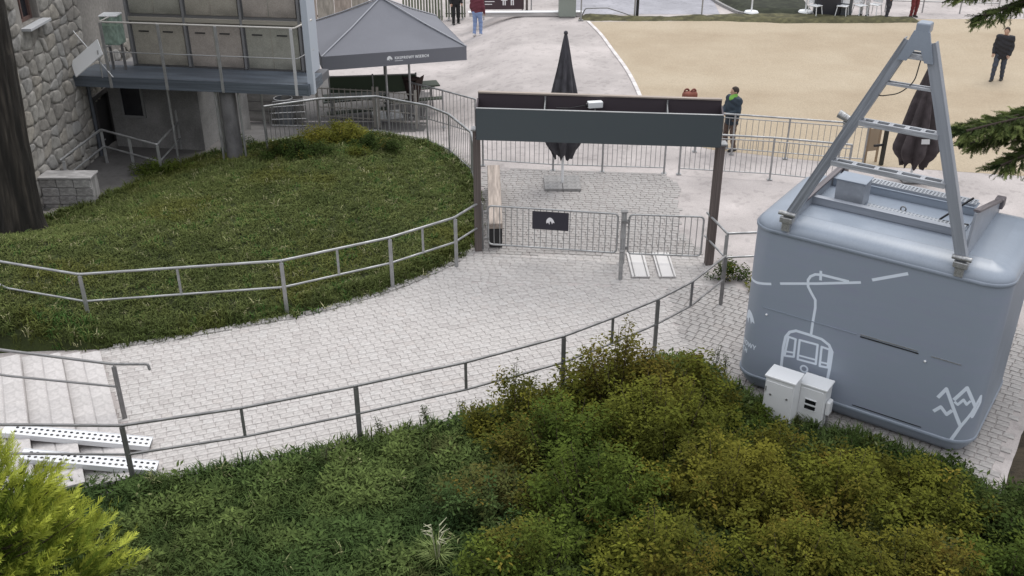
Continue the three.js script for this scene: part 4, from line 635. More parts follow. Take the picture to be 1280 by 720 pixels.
{
  const k = new THREE.Group(); k.name = 'kerb_001'; k.userData.kind = 'structure'; scene.add(k); const c = new THREE.CatmullRomCurve3([V(8.75, 0.03, -45.5), V(8.85, 0.03, -44.4), V(9.15, 0.03, -43), V(9.45, 0.03, -42.1), V(10.0, 0.03, -41.75)]);
  for (let i = 0; i < 12; i++) part('kerb_stone', beam(c.getPointAt(i / 12), c.getPointAt((i + 0.96) / 12), 0.12, 0.14), M.slab, k);
  // slatted barriers at the back left
  const sl = (label, x0, x1, z, n, ms) => { const o = thing('slatted_barrier', label, 'barrier', [0, gh(x0, z), 0]); for (let i = 0; i < n; i++) { const x = x0 + (x1 - x0) * (i + 0.5) / n; part('slat', box((x1 - x0) / n * 0.66, 1.05, 0.03, x, 0.62, z, 0, 0.008), ms[i % ms.length], o); } part('rail', [box(x1 - x0, 0.05, 0.04, (x0 + x1) / 2, 0.25, z - 0.04), box(x1 - x0, 0.05, 0.04, (x0 + x1) / 2, 1.0, z - 0.04)], M.galv, o); for (const x of [x0 + 0.15, x1 - 0.15]) part('foot', [box(0.06, 0.06, 0.6, x, 0.03, z), box(0.05, 0.5, 0.05, x, 0.3, z - 0.06)], M.galv, o); };
  const gr = [mat(0.13, 0.15, 0.10, 0.8), mat(0.20, 0.21, 0.17, 0.8), mat(0.10, 0.115, 0.08, 0.8)];
  sl('green slatted barrier behind the canopy, left one', -4.7, -2.95, -43.6, 14, gr); sl('green slatted barrier behind the canopy, next to the person in black', -2.9, -2.0, -44.2, 8, gr);
  // brown banners with white pictograms
  const banner = (label, x0, x1, z, turn, draw) => { const w = x1 - x0, cv = document.createElement('canvas'); cv.width = 512; cv.height = 320; const c = cv.getContext('2d'); c.fillStyle = '#4a3a3e'; c.fillRect(0, 0, 512, 320); c.fillStyle = c.strokeStyle = '#f0eeee'; draw(c); const tx = new THREE.CanvasTexture(cv); tx.colorSpace = THREE.SRGBColorSpace;
    const o = thing('banner', label, 'banner', [(x0 + x1) / 2, gh(x0, z), z], turn); part('board', box(w, 1.05, 0.03, 0, 0.98, 0), mat(0.06, 0.04, 0.044, 0.7), o); const p = new THREE.PlaneGeometry(w - 0.01, 1.04); p.translate(0, 0.98, 0.018); part('print', p, new THREE.MeshStandardMaterial({ map: tx, roughness: 0.7 }), o); for (const x of [-w / 2 + 0.06, w / 2 - 0.06]) part('post', box(0.05, 1.5, 0.05, x, 0.75, -0.04), M.galv, o); };
  const man = (c, x, y, s, skirt) => { c.beginPath(); c.arc(x, y - s * 1.02, s * 0.17, 0, 6.3); c.fill(); c.beginPath(); if (skirt) { c.moveTo(x, y - s * 0.85); c.lineTo(x + s * 0.34, y); c.lineTo(x - s * 0.34, y); } else { c.moveTo(x - s * 0.3, y - s * 0.82); c.lineTo(x + s * 0.3, y - s * 0.82); c.lineTo(x + s * 0.14, y); c.lineTo(x - s * 0.14, y); } c.closePath(); c.fill(); c.fillRect(x - s * 0.16, y - s * 0.05, s * 0.12, s * 0.55); c.fillRect(x + s * 0.04, y - s * 0.05, s * 0.12, s * 0.55); };
  banner('brown banner with a pair of white toilet pictograms, left of the arrow', -1.25, 0.5, -42.9, 0.05, (c) => { man(c, 270, 210, 120, true); man(c, 370, 210, 120, false); c.fillRect(30, 215, 120, 10); c.fillRect(30, 250, 90, 10); });
  banner('brown banner with a white arrow pointing left and pictograms', 0.75, 2.35, -43.0, 0.12, (c) => { c.lineWidth = 26; c.beginPath(); c.moveTo(190, 230); c.lineTo(40, 230); c.moveTo(110, 155); c.lineTo(35, 230); c.lineTo(110, 300); c.stroke(); man(c, 340, 220, 110, true); man(c, 430, 220, 110, false); c.fillRect(200, 180, 60, 10); });
  const lw = thing('low_wall', 'low whitish concrete edge under the brown banners', 'wall', [0.55, gh(0.55, -42), -41.75], 0.02); part('wall', box(4.6, 0.16, 0.25, 0, 0.08, 0, 0, 0.02), mat(0.62, 0.6, 0.59, 0.9, 0, { map: speckMap }), lw); part('coping', box(4.7, 0.03, 0.3, 0, 0.175, 0, 0, 0.008), M.white, lw);
  const cab = thing('street_cabinet', 'grey green street cabinet with a white top behind the parasol tip', 'cabinet', [2.25, 0, -41.6]); part('body', box(0.7, 0.72, 0.4, 0, 0.4, 0, 0, 0.02), mat(0.25, 0.28, 0.25, 0.7), cab); part('top', box(0.78, 0.05, 0.46, 0, 0.79, 0, 0, 0.015), M.white, cab); part('plinth', box(0.6, 0.08, 0.34, 0, 0.04, 0), M.slab, cab);
  for (const [label, x, z, r, m, h] of [['thin grey pole right of the tall parasol tip', 2.78, -40.95, 0.03, M.galv, 3.2], ['thin grey pole beside the black bollard', 5.0, -41.5, 0.035, M.galv, 3.4], ['thin grey pole at the far road left of the flower bed', 7.72, -41.4, 0.03, M.galv, 3.2], ['thin brown post between the two brown banners', 0.62, -42.7, 0.05, M.wood, 2.4]]) { const p = thing('pole', label, 'pole', [x, gh(x, z), z]); part('shaft', bar(V(0, 0, 0), V(0, h, 0), r), m, p); part('foot_plate', box(0.2, 0.02, 0.2, 0, 0.012, 0), M.galvDark, p); }
  const bo = thing('bollard', 'black bollard beside the thin pole at the far road', 'bollard', [5.12, 0, -41.6]); part('shaft', new THREE.CylinderGeometry(0.06, 0.06, 0.75, 12).translate(0, 0.37, 0), M.black, bo); part('cap', new THREE.SphereGeometry(0.065, 10, 6).translate(0, 0.75, 0), M.black, bo);
  const rb = (x0, x1, label) => { const o = thing('low_barrier', label, 'barrier', [x0, 0, -41.6]); part('rail', pipe([V(0, 0.02, 0), V(0.15, 0.34, 0), V((x1 - x0) * 0.5, 0.36, 0), V(x1 - x0 - 0.4, 0.16, 0), V(x1 - x0, 0.02, 0)], 0.022), M.galvDark, o); part('foot', [box(x1 - x0, 0.03, 0.06, (x1 - x0) / 2, 0.03, 0)], M.galvDark, o); };
  rb(2.85, 4.95, 'low bent grey tube on the verge at the far road');
  for (const [label, x, z] of [['white stand with a flat foot at the edge of the flower bed', 9.85, -41.9], ['white slim stand beside the black stall', 12.1, -42.0]]) { const o = thing('white_stand', label, 'stand', [x, 0.08, z]); part('foot', new THREE.CylinderGeometry(0.26, 0.3, 0.06, 18).translate(0, 0.06, 0), M.white, o); part('stem', bar(V(0, 0.08, 0), V(0, 2.2, 0), 0.035), M.white, o); part('arm', bar(V(0, 0.62, 0), V(0.36, 0.66, 0), 0.02), M.white, o); }
  const st = thing('black_stall', 'black stall with white figures of folded chairs at its side', 'stall', [12.95, 0.0, -42.0], -0.1); part('body', box(0.95, 1.5, 0.8, 0, 0.78, 0, 0, 0.02), mat(0.02, 0.021, 0.028, 0.5), st); part('counter', box(1.05, 0.05, 0.95, 0, 1.55, 0, 0, 0.012), M.black, st); part('side_wing', box(0.45, 1.5, 0.7, 0.75, 0.78, -0.1, 0, 0.02), mat(0.09, 0.10, 0.11, 0.5), st); st.userData.label = 'black stall beyond the sand with a grey side wing';
  const chair = (label, x, z, a) => { const o = thing('white_chair', label, 'chair', [x, 0.02, z], a); part('seat', box(0.42, 0.03, 0.42, 0, 0.45, 0, 0, 0.01), M.white, o); part('backrest', box(0.42, 0.42, 0.03, 0, 0.72, -0.2, 0, 0.01), M.white, o); for (const s of [-1, 1]) for (const q of [-1, 1]) part('leg', bar(V(s * 0.22, 0, q * 0.24), V(s * 0.17, 0.45, q * 0.17), 0.018), M.white, o); };
  chair('white chair left of the black stall', 12.35, -41.55, 0.7); chair('white chair in front of the grey wing of the black stall', 13.45, -41.5, -0.5); chair('white chair farthest left among the guests beyond the sand', 14.2, -41.6, 0.4); chair('white chair beside the guest in a white top', 14.85, -41.75, -0.8);
  const rp = thing('rail_fence', 'grey two-bar fence behind the person in red trousers', 'fence', [15.6, 0, -42.6], -0.12); for (const y of [0.45, 0.8]) part('rail', bar(V(0, y, 0), V(4.5, y, 0), 0.025), M.galv, rp); for (const x of [0, 1.5, 3, 4.5]) part('post', bar(V(x, 0, 0), V(x, 0.9, 0), 0.03), M.galv, rp);
}
struct('terrace', gridSheet(-11.2, -2.4, -37, -21.4, 0.2, (x, z) => gh(x, z) - 0.004, (x, z) => sdPoly([[-11.2, -21.4], [-9.5, -22.6], [-6.7, -26.35], [-5.3, -27.15], [-3.8, -27.4], [-2.5, -28.4], [-2.9, -33.4], [-7.5, -36], [-11.2, -36.6]], x, z) > 0), mat(0.15, 0.148, 0.145, 0.95, 0, { map: withRep(concreteMap, 0.3), bumpMap: withRep(bumpFine, 0.8), bumpScale: 0.004 }));
{ const o = thing('beige_hoarding', 'beige board hoarding between the kiosk and the canopy top', 'fence', [-7.6, -0.7, -43.6], 0.1); for (let k = 0; k < 4; k++) part('board', box(0.72, 2.2, 0.05, -1.1 + k * 0.74, 1.1, 0, 0, 0.01), mat(0.42 - 0.03 * (k & 1), 0.36, 0.31, 0.8, 0, { map: speckMap }), o); part('rail', [box(3.0, 0.08, 0.04, 0, 1.7, -0.05), box(3.0, 0.08, 0.04, 0, 0.3, -0.05)], M.wood, o); }
// small wooden frame and dark post between the fences and the brown parasol, red-brown bag on the sand
{
  const a = thing('wooden_easel', 'small wooden frame standing behind the cabin roof', 'board', [9.35, -24.78].reduce((p, v, i) => (i ? [p[0], 0, v] : [v]), []), 0.3); part('frame', [box(0.05, 1.0, 0.04, -0.17, 0.5, 0), box(0.05, 1.0, 0.04, 0.17, 0.5, 0), box(0.3, 0.05, 0.04, 0, 0.98, 0)], mat(0.33, 0.24, 0.16, 0.8), a); part('board', box(0.3, 0.6, 0.02, 0, 0.62, 0), mat(0.4, 0.31, 0.22, 0.8), a);
  const b = thing('dark_post', 'short dark post beside the small wooden frame', 'post', [9.58, -24.6].reduce((p, v, i) => (i ? [p[0], 0, v] : [v]), []), 0.3); part('shaft', box(0.09, 1.0, 0.09, 0, 0.5, 0, 0, 0.01), mat(0.04, 0.038, 0.03, 0.8), b); part('bracket', box(0.3, 0.05, 0.05, -0.16, 0.55, 0), M.black, b);
  const c = thing('bag', 'red brown bag standing on the sand behind the sign beam', 'bag', [5.37, -29.58].reduce((p, v, i) => (i ? [p[0], -0.02, v] : [v]), []), 0.4); part('body', new RoundedBoxGeometry(0.46, 0.52, 0.28, 3, 0.1).translate(0, 0.23, 0), mat(0.20, 0.07, 0.05, 0.9), c); for (const s of [-1, 1]) part('handle', new THREE.TorusGeometry(0.08, 0.03, 6, 16, Math.PI).rotateZ(s * 0.15).translate(0.09 * s, 0.47, 0.05 * s), mat(0.16, 0.05, 0.04, 0.9), c);
}
// ---------------------------------------------------------------- people
function sdfMesh(fn, ctr, half, res) { // mesh of fn = 0 (negative inside) in a cube
  const mc = new MarchingCubes(res, new THREE.MeshBasicMaterial(), false, false, 60000); mc.isolation = 0;
  const hs = res / 2; let k = 0;
  for (let z = 0; z < res; z++) for (let y = 0; y < res; y++) for (let x = 0; x < res; x++) mc.field[k++] = -fn(ctr.x + (x - hs) / hs * half, ctr.y + (y - hs) / hs * half, ctr.z + (z - hs) / hs * half) / half;
  mc.update(); const n = mc.count, P = mc.positionArray.slice(0, n * 3), g = new THREE.BufferGeometry();
  for (let i = 0; i < n; i++) { P[i * 3] = ctr.x + P[i * 3] * half; P[i * 3 + 1] = ctr.y + P[i * 3 + 1] * half; P[i * 3 + 2] = ctr.z + P[i * 3 + 2] * half; }
  g.setAttribute('position', new THREE.BufferAttribute(P, 3)); const m = mergeVertices(g, 1e-4); m.computeVertexNormals(); m.setAttribute('uv', new THREE.BufferAttribute(new Float32Array(m.attributes.position.count * 2), 2)); return m;
}
const cap = (p, a, b, ra, rb) => { const bx = b[0] - a[0], by = b[1] - a[1], bz = b[2] - a[2], px = p[0] - a[0], py = p[1] - a[1], pz = p[2] - a[2], t = clamp((px * bx + py * by + pz * bz) / (bx * bx + by * by + bz * bz)); return Math.hypot(px - bx * t, py - by * t, pz - bz * t) - (ra + (rb - ra) * t); };
const smin = (a, b, k) => { const h = Math.max(k - Math.abs(a - b), 0) / k; return Math.min(a, b) - h * h * k * 0.25; };
function person(label, x, z, turn, o) { // facing +z, 1.75 m tall before scaling
  const t = thing('person', label, 'person', [x, gh(x, z) - 0.02, z], turn, o.group); t.scale.setScalar(o.scale || 1);
  const st = o.stride || 0.05, wd = 0.10;
  const hip = { l: [-wd, 0.92, 0], r: [wd, 0.92, 0] }, knee = { l: [-wd - 0.01, 0.50, 0.05 + st * 0.6], r: [wd + 0.01, 0.50, 0.04 - st * 0.4] }, ank = { l: [-wd - 0.02, 0.09, st], r: [wd + 0.02, 0.09, -st] };
  const sh = { l: [-0.19, 1.42, -0.01], r: [0.19, 1.42, -0.01] }, elb = o.elb || { l: [-0.26, 1.14, 0.0], r: [0.26, 1.14, 0.0] }, wr = o.wr || { l: [-0.24, 0.92, 0.14], r: [0.24, 0.92, 0.12] };
  const torso = (p, e) => { let d = cap([p[0] * 0.72, p[1], p[2]], [0, 0.98, 0], [0, 1.2, 0.0], 0.115 + e, 0.115 + e); d = smin(d, cap([p[0] * 0.66, p[1], p[2]], [0, 1.2, 0], [0, 1.38, -0.01], 0.125 + e, 0.11 + e), 0.06); return smin(d, cap(p, sh.l, sh.r, 0.06 + e, 0.06 + e), 0.09); };
  const arms = (p, e) => Math.min(...['l', 'r'].map((s) => smin(cap(p, sh[s], elb[s], 0.054 + e, 0.043 + e), cap(p, elb[s], wr[s], 0.043 + e, 0.03 + e), 0.02)));
  const legs = (p, e) => Math.min(...['l', 'r'].map((s) => smin(cap(p, hip[s], knee[s], 0.085 + e, 0.058 + e), cap(p, knee[s], ank[s], 0.057 + e, 0.04 + e), 0.02)));
  const pelvis = (p, e) => cap([p[0] * 0.75, p[1], p[2]], [0, 0.92, 0], [0, 1.0, 0], 0.12 + e, 0.115 + e);
  const hy = 1.60, ht = o.look || 0, cs = Math.cos(ht), sn = Math.sin(ht);
  const headF = (x, y, z) => { const a = x * cs - z * sn, b = x * sn + z * cs, q = [a, y, b]; // turned towards what is looked at
    let d = Math.hypot(a / 0.078, (y - hy - 0.035) / 0.108, (b - 0.005) / 0.098) - 1; d *= 0.08; d = smin(d, cap(q, [0, hy - 0.035, 0.05], [0, hy - 0.055, 0.062], 0.045, 0.035), 0.03); // skull and jaw
    d = smin(d, cap(q, [0, hy + 0.035, 0.1], [0, hy + 0.0, 0.122], 0.009, 0.013), 0.012); // nose
    for (const s of [-1, 1]) { d = smin(d, Math.hypot((a - s * 0.08) / 0.6, y - hy - 0.015, b + 0.005) - 0.024, 0.008); d = Math.max(d, 0.012 - Math.hypot(a - s * 0.032, y - hy - 0.035, b - 0.108)); d = smin(d, Math.hypot(a - s * 0.032, y - hy - 0.035, b - 0.09) - 0.013, 0.002); }
    d = smin(d, cap(q, [-0.02, hy - 0.035, 0.098], [0.02, hy - 0.035, 0.098], 0.008, 0.008), 0.006); // mouth
    return smin(d, cap(q, [0, hy - 0.04, -0.01], [0, 1.42, -0.02], 0.052, 0.06), 0.03); };
  const body = (x, y, z) => { const p = [x, y, z]; let d = Math.min(torso(p, 0), 1); d = smin(d, arms(p, 0), 0.04); d = smin(d, pelvis(p, 0), 0.05); d = smin(d, legs(p, 0), 0.04); return smin(d, cap(p, [0, 1.56, -0.01], [0, 1.42, -0.02], 0.052, 0.06), 0.04); };
  const C = V(0, 0.9, 0), gs = [sdfMesh(body, C, 0.95, 72), sdfMesh(headF, V(0, 1.6, 0.01), 0.17, 44)];
  for (const s of ['l', 'r']) { // hand: palm, four unequal curled fingers, thumb from the side of the palm
    const w = V(...wr[s]), e = V(...elb[s]), d = w.clone().sub(e).normalize(), side = V(s === 'l' ? 1 : -1, 0, 0), nrm = new THREE.Vector3().crossVectors(d, side).normalize(), ac = new THREE.Vector3().crossVectors(nrm, d).normalize(), pts = (a, b, c) => { const v = w.clone().addScaledVector(d, a).addScaledVector(ac, b).addScaledVector(nrm, c); return [v.x, v.y, v.z]; };
    const F = [[-0.028, 0.062], [-0.009, 0.074], [0.010, 0.070], [0.028, 0.055]], ch = [];
    for (const [b, L] of F) { ch.push([pts(0.08, b, 0), pts(0.08 + L * 0.5, b * 1.15, -0.008)], [pts(0.08 + L * 0.5, b * 1.15, -0.008), pts(0.08 + L * 0.85, b * 1.15, -0.032)]); }
    ch.push([pts(0.025, 0.03, -0.004), pts(0.055, 0.055, -0.015)], [pts(0.055, 0.055, -0.015), pts(0.085, 0.06, -0.022)]);
    const hf = (x, y, z) => { const p = [x, y, z]; let dd = smin(cap(p, pts(0.0, 0, 0), pts(0.03, 0, 0), 0.026, 0.026), Math.min(cap(p, pts(0.03, -0.02, 0), pts(0.075, -0.024, 0), 0.016, 0.014), cap(p, pts(0.03, 0.0, 0), pts(0.075, 0.0, 0), 0.017, 0.014), cap(p, pts(0.03, 0.02, 0), pts(0.075, 0.024, 0), 0.016, 0.014)), 0.015); for (const [a, b] of ch) dd = Math.min(dd, cap(p, a, b, 0.0085, 0.0075)); return dd; };
    const c = pts(0.06, 0, -0.01); gs.push(sdfMesh(hf, V(...c), 0.105, 40));
  }
  part('body', gs, mat(...(o.skin || [0.46, 0.29, 0.21]), 0.6), t);
  const top = (x, y, z) => { const p = [x, y, z], ruf = 0.006 * Math.sin(y * 46 + x * 18 + z * 12); let d = smin(torso(p, 0.028), arms(p, 0.022), 0.05); d = smin(d, cap(p, [0, 1.5, -0.015], [0, 1.42, -0.02], 0.066, 0.08), 0.04); if (o.longCoat) d = smin(d, cap([p[0] * 0.72, p[1], p[2]], [0, 0.80, 0], [0, 1.1, 0], 0.15, 0.14), 0.06); return Math.max(d + ruf, (o.longCoat ? 0.74 : 0.86) - y, y - 1.5); };
  const legsC = (x, y, z) => { const p = [x, y, z], ruf = 0.006 * Math.sin(y * 40 + z * 14); return Math.max(smin(legs(p, 0.02), pelvis(p, 0.02), 0.05) + ruf, 0.06 - y, y - 1.04); };
  part(o.longCoat ? 'jacket' : 'top', sdfMesh(top, V(0, 1.12, 0), 0.5, 60), mat(...o.top, 0.9), t); part('trousers', sdfMesh(legsC, V(0, 0.55, 0), 0.56, 60), mat(...o.legs, 0.9), t);
  if (o.collar) part('collar', sdfMesh((x, y, z) => { const p = [x, y, z]; return Math.max(cap(p, [0, 1.44, 0.03], [0, 1.53, 0.0], 0.11, 0.085), 1.4 - y); }, V(0, 1.48, 0), 0.18, 28), mat(...o.collar, 0.9), t);
  part('hair', sdfMesh((x, y, z) => { const a = x * cs - z * sn, b = x * sn + z * cs; let d = (Math.hypot(a / 0.088, (y - hy - 0.05) / 0.108, (b + 0.008) / 0.107) - 1) * 0.088; d = Math.max(d, b - 0.055 - (y - hy - 0.06) * 0.5, hy - (b < 0 ? 0.04 : -0.03) - y); return d + 0.003 * Math.sin(a * 160) * Math.sin(y * 90); }, V(0, 1.65, 0), 0.16, 40), mat(...(o.hair || [0.03, 0.02, 0.015]), 0.8), t);
  for (const s of ['l', 'r']) { const k = ank[s]; part('shoe', sdfMesh((x, y, z) => { const p = [x, y, z]; return Math.max(smin(cap(p, [k[0], 0.05, k[2] - 0.05], [k[0] * 1.1, 0.035, k[2] + 0.15], 0.052, 0.042), cap(p, [k[0], 0.09, k[2] - 0.01], [k[0], 0.05, k[2]], 0.05, 0.055), 0.03), 0.002 - y); }, V(k[0], 0.08, k[2] + 0.05), 0.2, 30), mat(...(o.shoes || [0.03, 0.03, 0.03]), 0.6), t); }
  return t;
}
person('person in a dark jacket with a bright green collar by the fence', 5.85, -25.75, -1.1, { top: [0.028, 0.042, 0.058], legs: [0.11, 0.075, 0.06], collar: [0.2, 0.45, 0.08], longCoat: true, look: -0.3, wr: { l: [-0.1, 1.05, 0.24], r: [0.1, 1.08, 0.25] }, elb: { l: [-0.27, 1.14, 0.03], r: [0.27, 1.14, 0.03] } });
person('person in light blue jeans and a burgundy top, cut by the upper edge', -1.38, gh(-1.4, -43) < -0.5 ? -43.2 : -40.4, 2.8, { top: [0.13, 0.03, 0.045], legs: [0.22, 0.30, 0.50], shoes: [0.6, 0.58, 0.56] });
person('person all in black beside the green slatted barriers', -2.4, -43.4, 0.3, { top: [0.02, 0.02, 0.022], legs: [0.016, 0.016, 0.018] });
person('person in dark jacket and blue grey jeans under the spruce boughs', 15.9, -32.4, -0.6, { top: [0.025, 0.025, 0.03], legs: [0.055, 0.065, 0.09], stride: 0.14, longCoat: true });
person('person in dark red trousers at the far fence', 16.4, -41.6, 0.2, { top: [0.03, 0.03, 0.035], legs: [0.16, 0.03, 0.035] });
person('guest in a white top and dark trousers beyond the sand', 15.25, -41.4, 0.8, { top: [0.62, 0.62, 0.64], legs: [0.05, 0.05, 0.06] });
person('guest in white clothes beside the grey wing of the stall', 14.5, -41.9, -0.7, { top: [0.66, 0.66, 0.68], legs: [0.55, 0.54, 0.54] });

// ---------------------------------------------------------------- vegetation
const stuff = (name, g, m, list, parent) => { const im = new THREE.InstancedMesh(g, m, list.length), mx = new THREE.Matrix4(), q = new THREE.Quaternion(), e = new THREE.Euler(), c = new THREE.Color(); list.forEach((s, i) => { if (s.q) q.copy(s.q); else q.setFromEuler(e.set(s.rx || 0, s.ry || 0, s.rz || 0, 'YXZ')); const k = Array.isArray(s.s) ? V(...s.s) : V(s.s, s.s, s.s); im.setMatrixAt(i, mx.compose(s.p, q, k)); im.setColorAt(i, c.setRGB(...s.c)); }); im.name = name; im.userData.kind = 'stuff'; shade(im); parent.add(im); return im; };
const leafM = new THREE.MeshPhysicalMaterial({ color: 0xffffff, roughness: 0.9, specularIntensity: 0.2, side: THREE.DoubleSide });
function tri(list) { const P = [], I = []; for (const q of list) { const b = P.length / 3; for (const v of q) P.push(v.x, v.y, v.z); for (let k = 1; k + 1 < q.length; k++) I.push(b, b + k, b + k + 1); } const g = new THREE.BufferGeometry(); g.setAttribute('position', new THREE.Float32BufferAttribute(P, 3)); g.setIndex(I); const n = g.toNonIndexed(); n.computeVertexNormals(); return n; }
function tuft(seed, n, h, w, spread) { const r = rngOf(seed), L = []; for (let i = 0; i < n; i++) { const a = r() * 6.283, d = V(Math.cos(a), 0, Math.sin(a)), sd = V(-d.z, 0, d.x).multiplyScalar(w / 2), b = V((r() - 0.5) * spread, 0, (r() - 0.5) * spread), hh = h * (0.5 + 0.5 * r()), lean = hh * (0.25 + 0.8 * r()), m = b.clone().addScaledVector(d, lean * 0.35).add(V(0, hh * 0.65, 0)), tp = b.clone().addScaledVector(d, lean).add(V(0, hh * (0.85 - 0.2 * r()), 0)); L.push([b.clone().sub(sd), b.clone().add(sd), m.clone().add(sd), m.clone().sub(sd)], [m.clone().sub(sd), m.clone().add(sd), tp]); } return tri(L); }
function leafClump(seed, n, rad, len, w) { const r = rngOf(seed), L = []; for (let i = 0; i < n; i++) { const d = V(r() - 0.5, r() - 0.3, r() - 0.5).normalize(), o = d.clone().multiplyScalar(rad * (0.2 + 0.8 * r())), f = V(d.x + (r() - 0.5) * 1.2, d.y * 0.4 + (r() - 0.6) * 0.6, d.z + (r() - 0.5) * 1.2).normalize(), sd = new THREE.Vector3().crossVectors(f, V(r() - 0.5, 1, r() - 0.5)).normalize().multiplyScalar(w / 2), l = len * (0.6 + 0.6 * r()), up = V(0, -0.12 * l, 0); const m = o.clone().addScaledVector(f, l * 0.45), tp = o.clone().addScaledVector(f, l).add(up); L.push([o, m.clone().add(sd), tp], [o, tp, m.clone().sub(sd)]); } return tri(L); }
function sprayGeo(seed, len, n, nl, w, ang) { // a feathery conifer spray along +y with needles to both sides
  const r = rngOf(seed), L = [], s0 = V(w * 0.7, 0, 0); L.push([V(0, 0, 0).sub(s0), V(0, 0, 0).add(s0), V(0, len, 0)]);
  for (let i = 0; i < n; i++) { const y = len * (0.06 + 0.92 * i / n), sgn = i % 2 ? 1 : -1, l = nl * (1 - 0.55 * i / n) * (0.7 + 0.6 * r()), a = ang * (0.8 + 0.4 * r()), d = V(Math.sin(a) * sgn, Math.cos(a), (r() - 0.5) * 0.9).normalize(), sd = V(-d.y, d.x, 0).multiplyScalar(w / 2), b = V(0, y, 0); L.push([b.clone().sub(sd), b.clone().add(sd), b.clone().addScaledVector(d, l * 0.6).add(sd), b.clone().addScaledVector(d, l)]); }
  return tri(L);
}
const mix = (a, b, t) => a.map((v, i) => v + (b[i] - v) * t);
// grass of the lawn
{
  const T = [tuft(1, 7, 0.10, 0.012, 0.09), tuft(2, 8, 0.13, 0.011, 0.1), tuft(3, 6, 0.2, 0.012, 0.08)], L = [[], [], []];
  for (let k = 0; k < 62000; k++) {
    const x = rr(-15, -0.5), z = rr(-27.6, -15.0), d = sdPoly(lawnPoly, x, z); if (d < -0.06 - 0.1 * R() || x < -13.5) continue;
    const px = 640 + 1256 * x / ((9.3) * 0.465 - z * 0.885); if (px < -40) continue;
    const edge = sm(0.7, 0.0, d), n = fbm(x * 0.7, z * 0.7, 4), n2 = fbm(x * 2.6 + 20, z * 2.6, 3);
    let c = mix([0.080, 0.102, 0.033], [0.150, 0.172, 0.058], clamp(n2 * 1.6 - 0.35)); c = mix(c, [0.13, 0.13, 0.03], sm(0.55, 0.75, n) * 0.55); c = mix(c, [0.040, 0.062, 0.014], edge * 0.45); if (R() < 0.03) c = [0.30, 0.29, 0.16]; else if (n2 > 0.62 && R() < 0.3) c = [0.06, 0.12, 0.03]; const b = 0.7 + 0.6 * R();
    const i = edge > 0.3 && R() < 0.5 ? 2 : R() < 0.5 ? 0 : 1;
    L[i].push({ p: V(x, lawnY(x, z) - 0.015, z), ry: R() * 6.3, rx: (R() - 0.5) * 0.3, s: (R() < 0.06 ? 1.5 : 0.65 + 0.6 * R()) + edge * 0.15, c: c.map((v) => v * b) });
  }
  const g = new THREE.Group(); g.name = 'grass'; g.userData = { kind: 'stuff', label: 'short green grass of the lawn bank behind the railing', category: 'grass' }; scene.add(g);
  L.forEach((l, i) => stuff('grass_tufts', T[i], leafM, l, g));
}
// leafy ground cover and grass on the planted bank
{
  const g = new THREE.Group(); g.name = 'ground_cover'; g.userData = { kind: 'stuff', label: 'dark green grass and low leafy cover on the bank in front', category: 'ground cover' }; scene.add(g);
  const T = [tuft(11, 8, 0.22, 0.012, 0.12), tuft(12, 7, 0.32, 0.013, 0.12), leafClump(13, 14, 0.12, 0.07, 0.03), leafClump(14, 12, 0.16, 0.09, 0.035)], L = [[], [], [], []];
  for (let k = 0; k < 52000; k++) {
    const x = rr(-8.5, 8.2), z = rr(-15.2, -7.2), d = sdPoly(bankPoly, x, z); if (d < -0.08 * R() - 0.02) continue;
    const px = 640 + 1256 * x / ((9.0) * 0.465 - z * 0.885); if (px < -60 || px > 1340) continue;
    const n = fbm(x * 0.9 + 3, z * 0.9, 4), n2 = fbm(x * 2.4, z * 2.4 + 7, 3), edge = sm(0.5, 0, d);
    let c = mix([0.042, 0.066, 0.019], [0.098, 0.132, 0.038], clamp(n2 * 1.7 - 0.4)); c = mix(c, [0.03, 0.06, 0.018], sm(0.5, 0.7, n) * 0.6); if (n < 0.36) c = mix(c, [0.08, 0.07, 0.03], 0.4); if (R() < 0.012) c = [0.18, 0.19, 0.09]; const b = 0.65 + 0.7 * R();
    const i = n2 + 0.3 * R() > 0.78 ? (R() < 0.5 ? 2 : 3) : edge > 0.4 ? (R() < 0.45 ? 0 : 1) : R() < 0.55 ? 0 : 1;
    L[i].push({ p: V(x, bankY(x, z) - 0.02 + (i > 1 ? 0.07 + 0.14 * n2 * (1 - edge) : 0), z), ry: R() * 6.3, rx: (R() - 0.5) * 0.5, s: (0.65 + 0.6 * R()) * (1 + 0.1 * edge), c: c.map((v) => v * b) });
  }
  L.forEach((l, i) => stuff(i < 2 ? 'grass_tufts' : 'leaf_clumps', T[i], leafM, l, g));
}
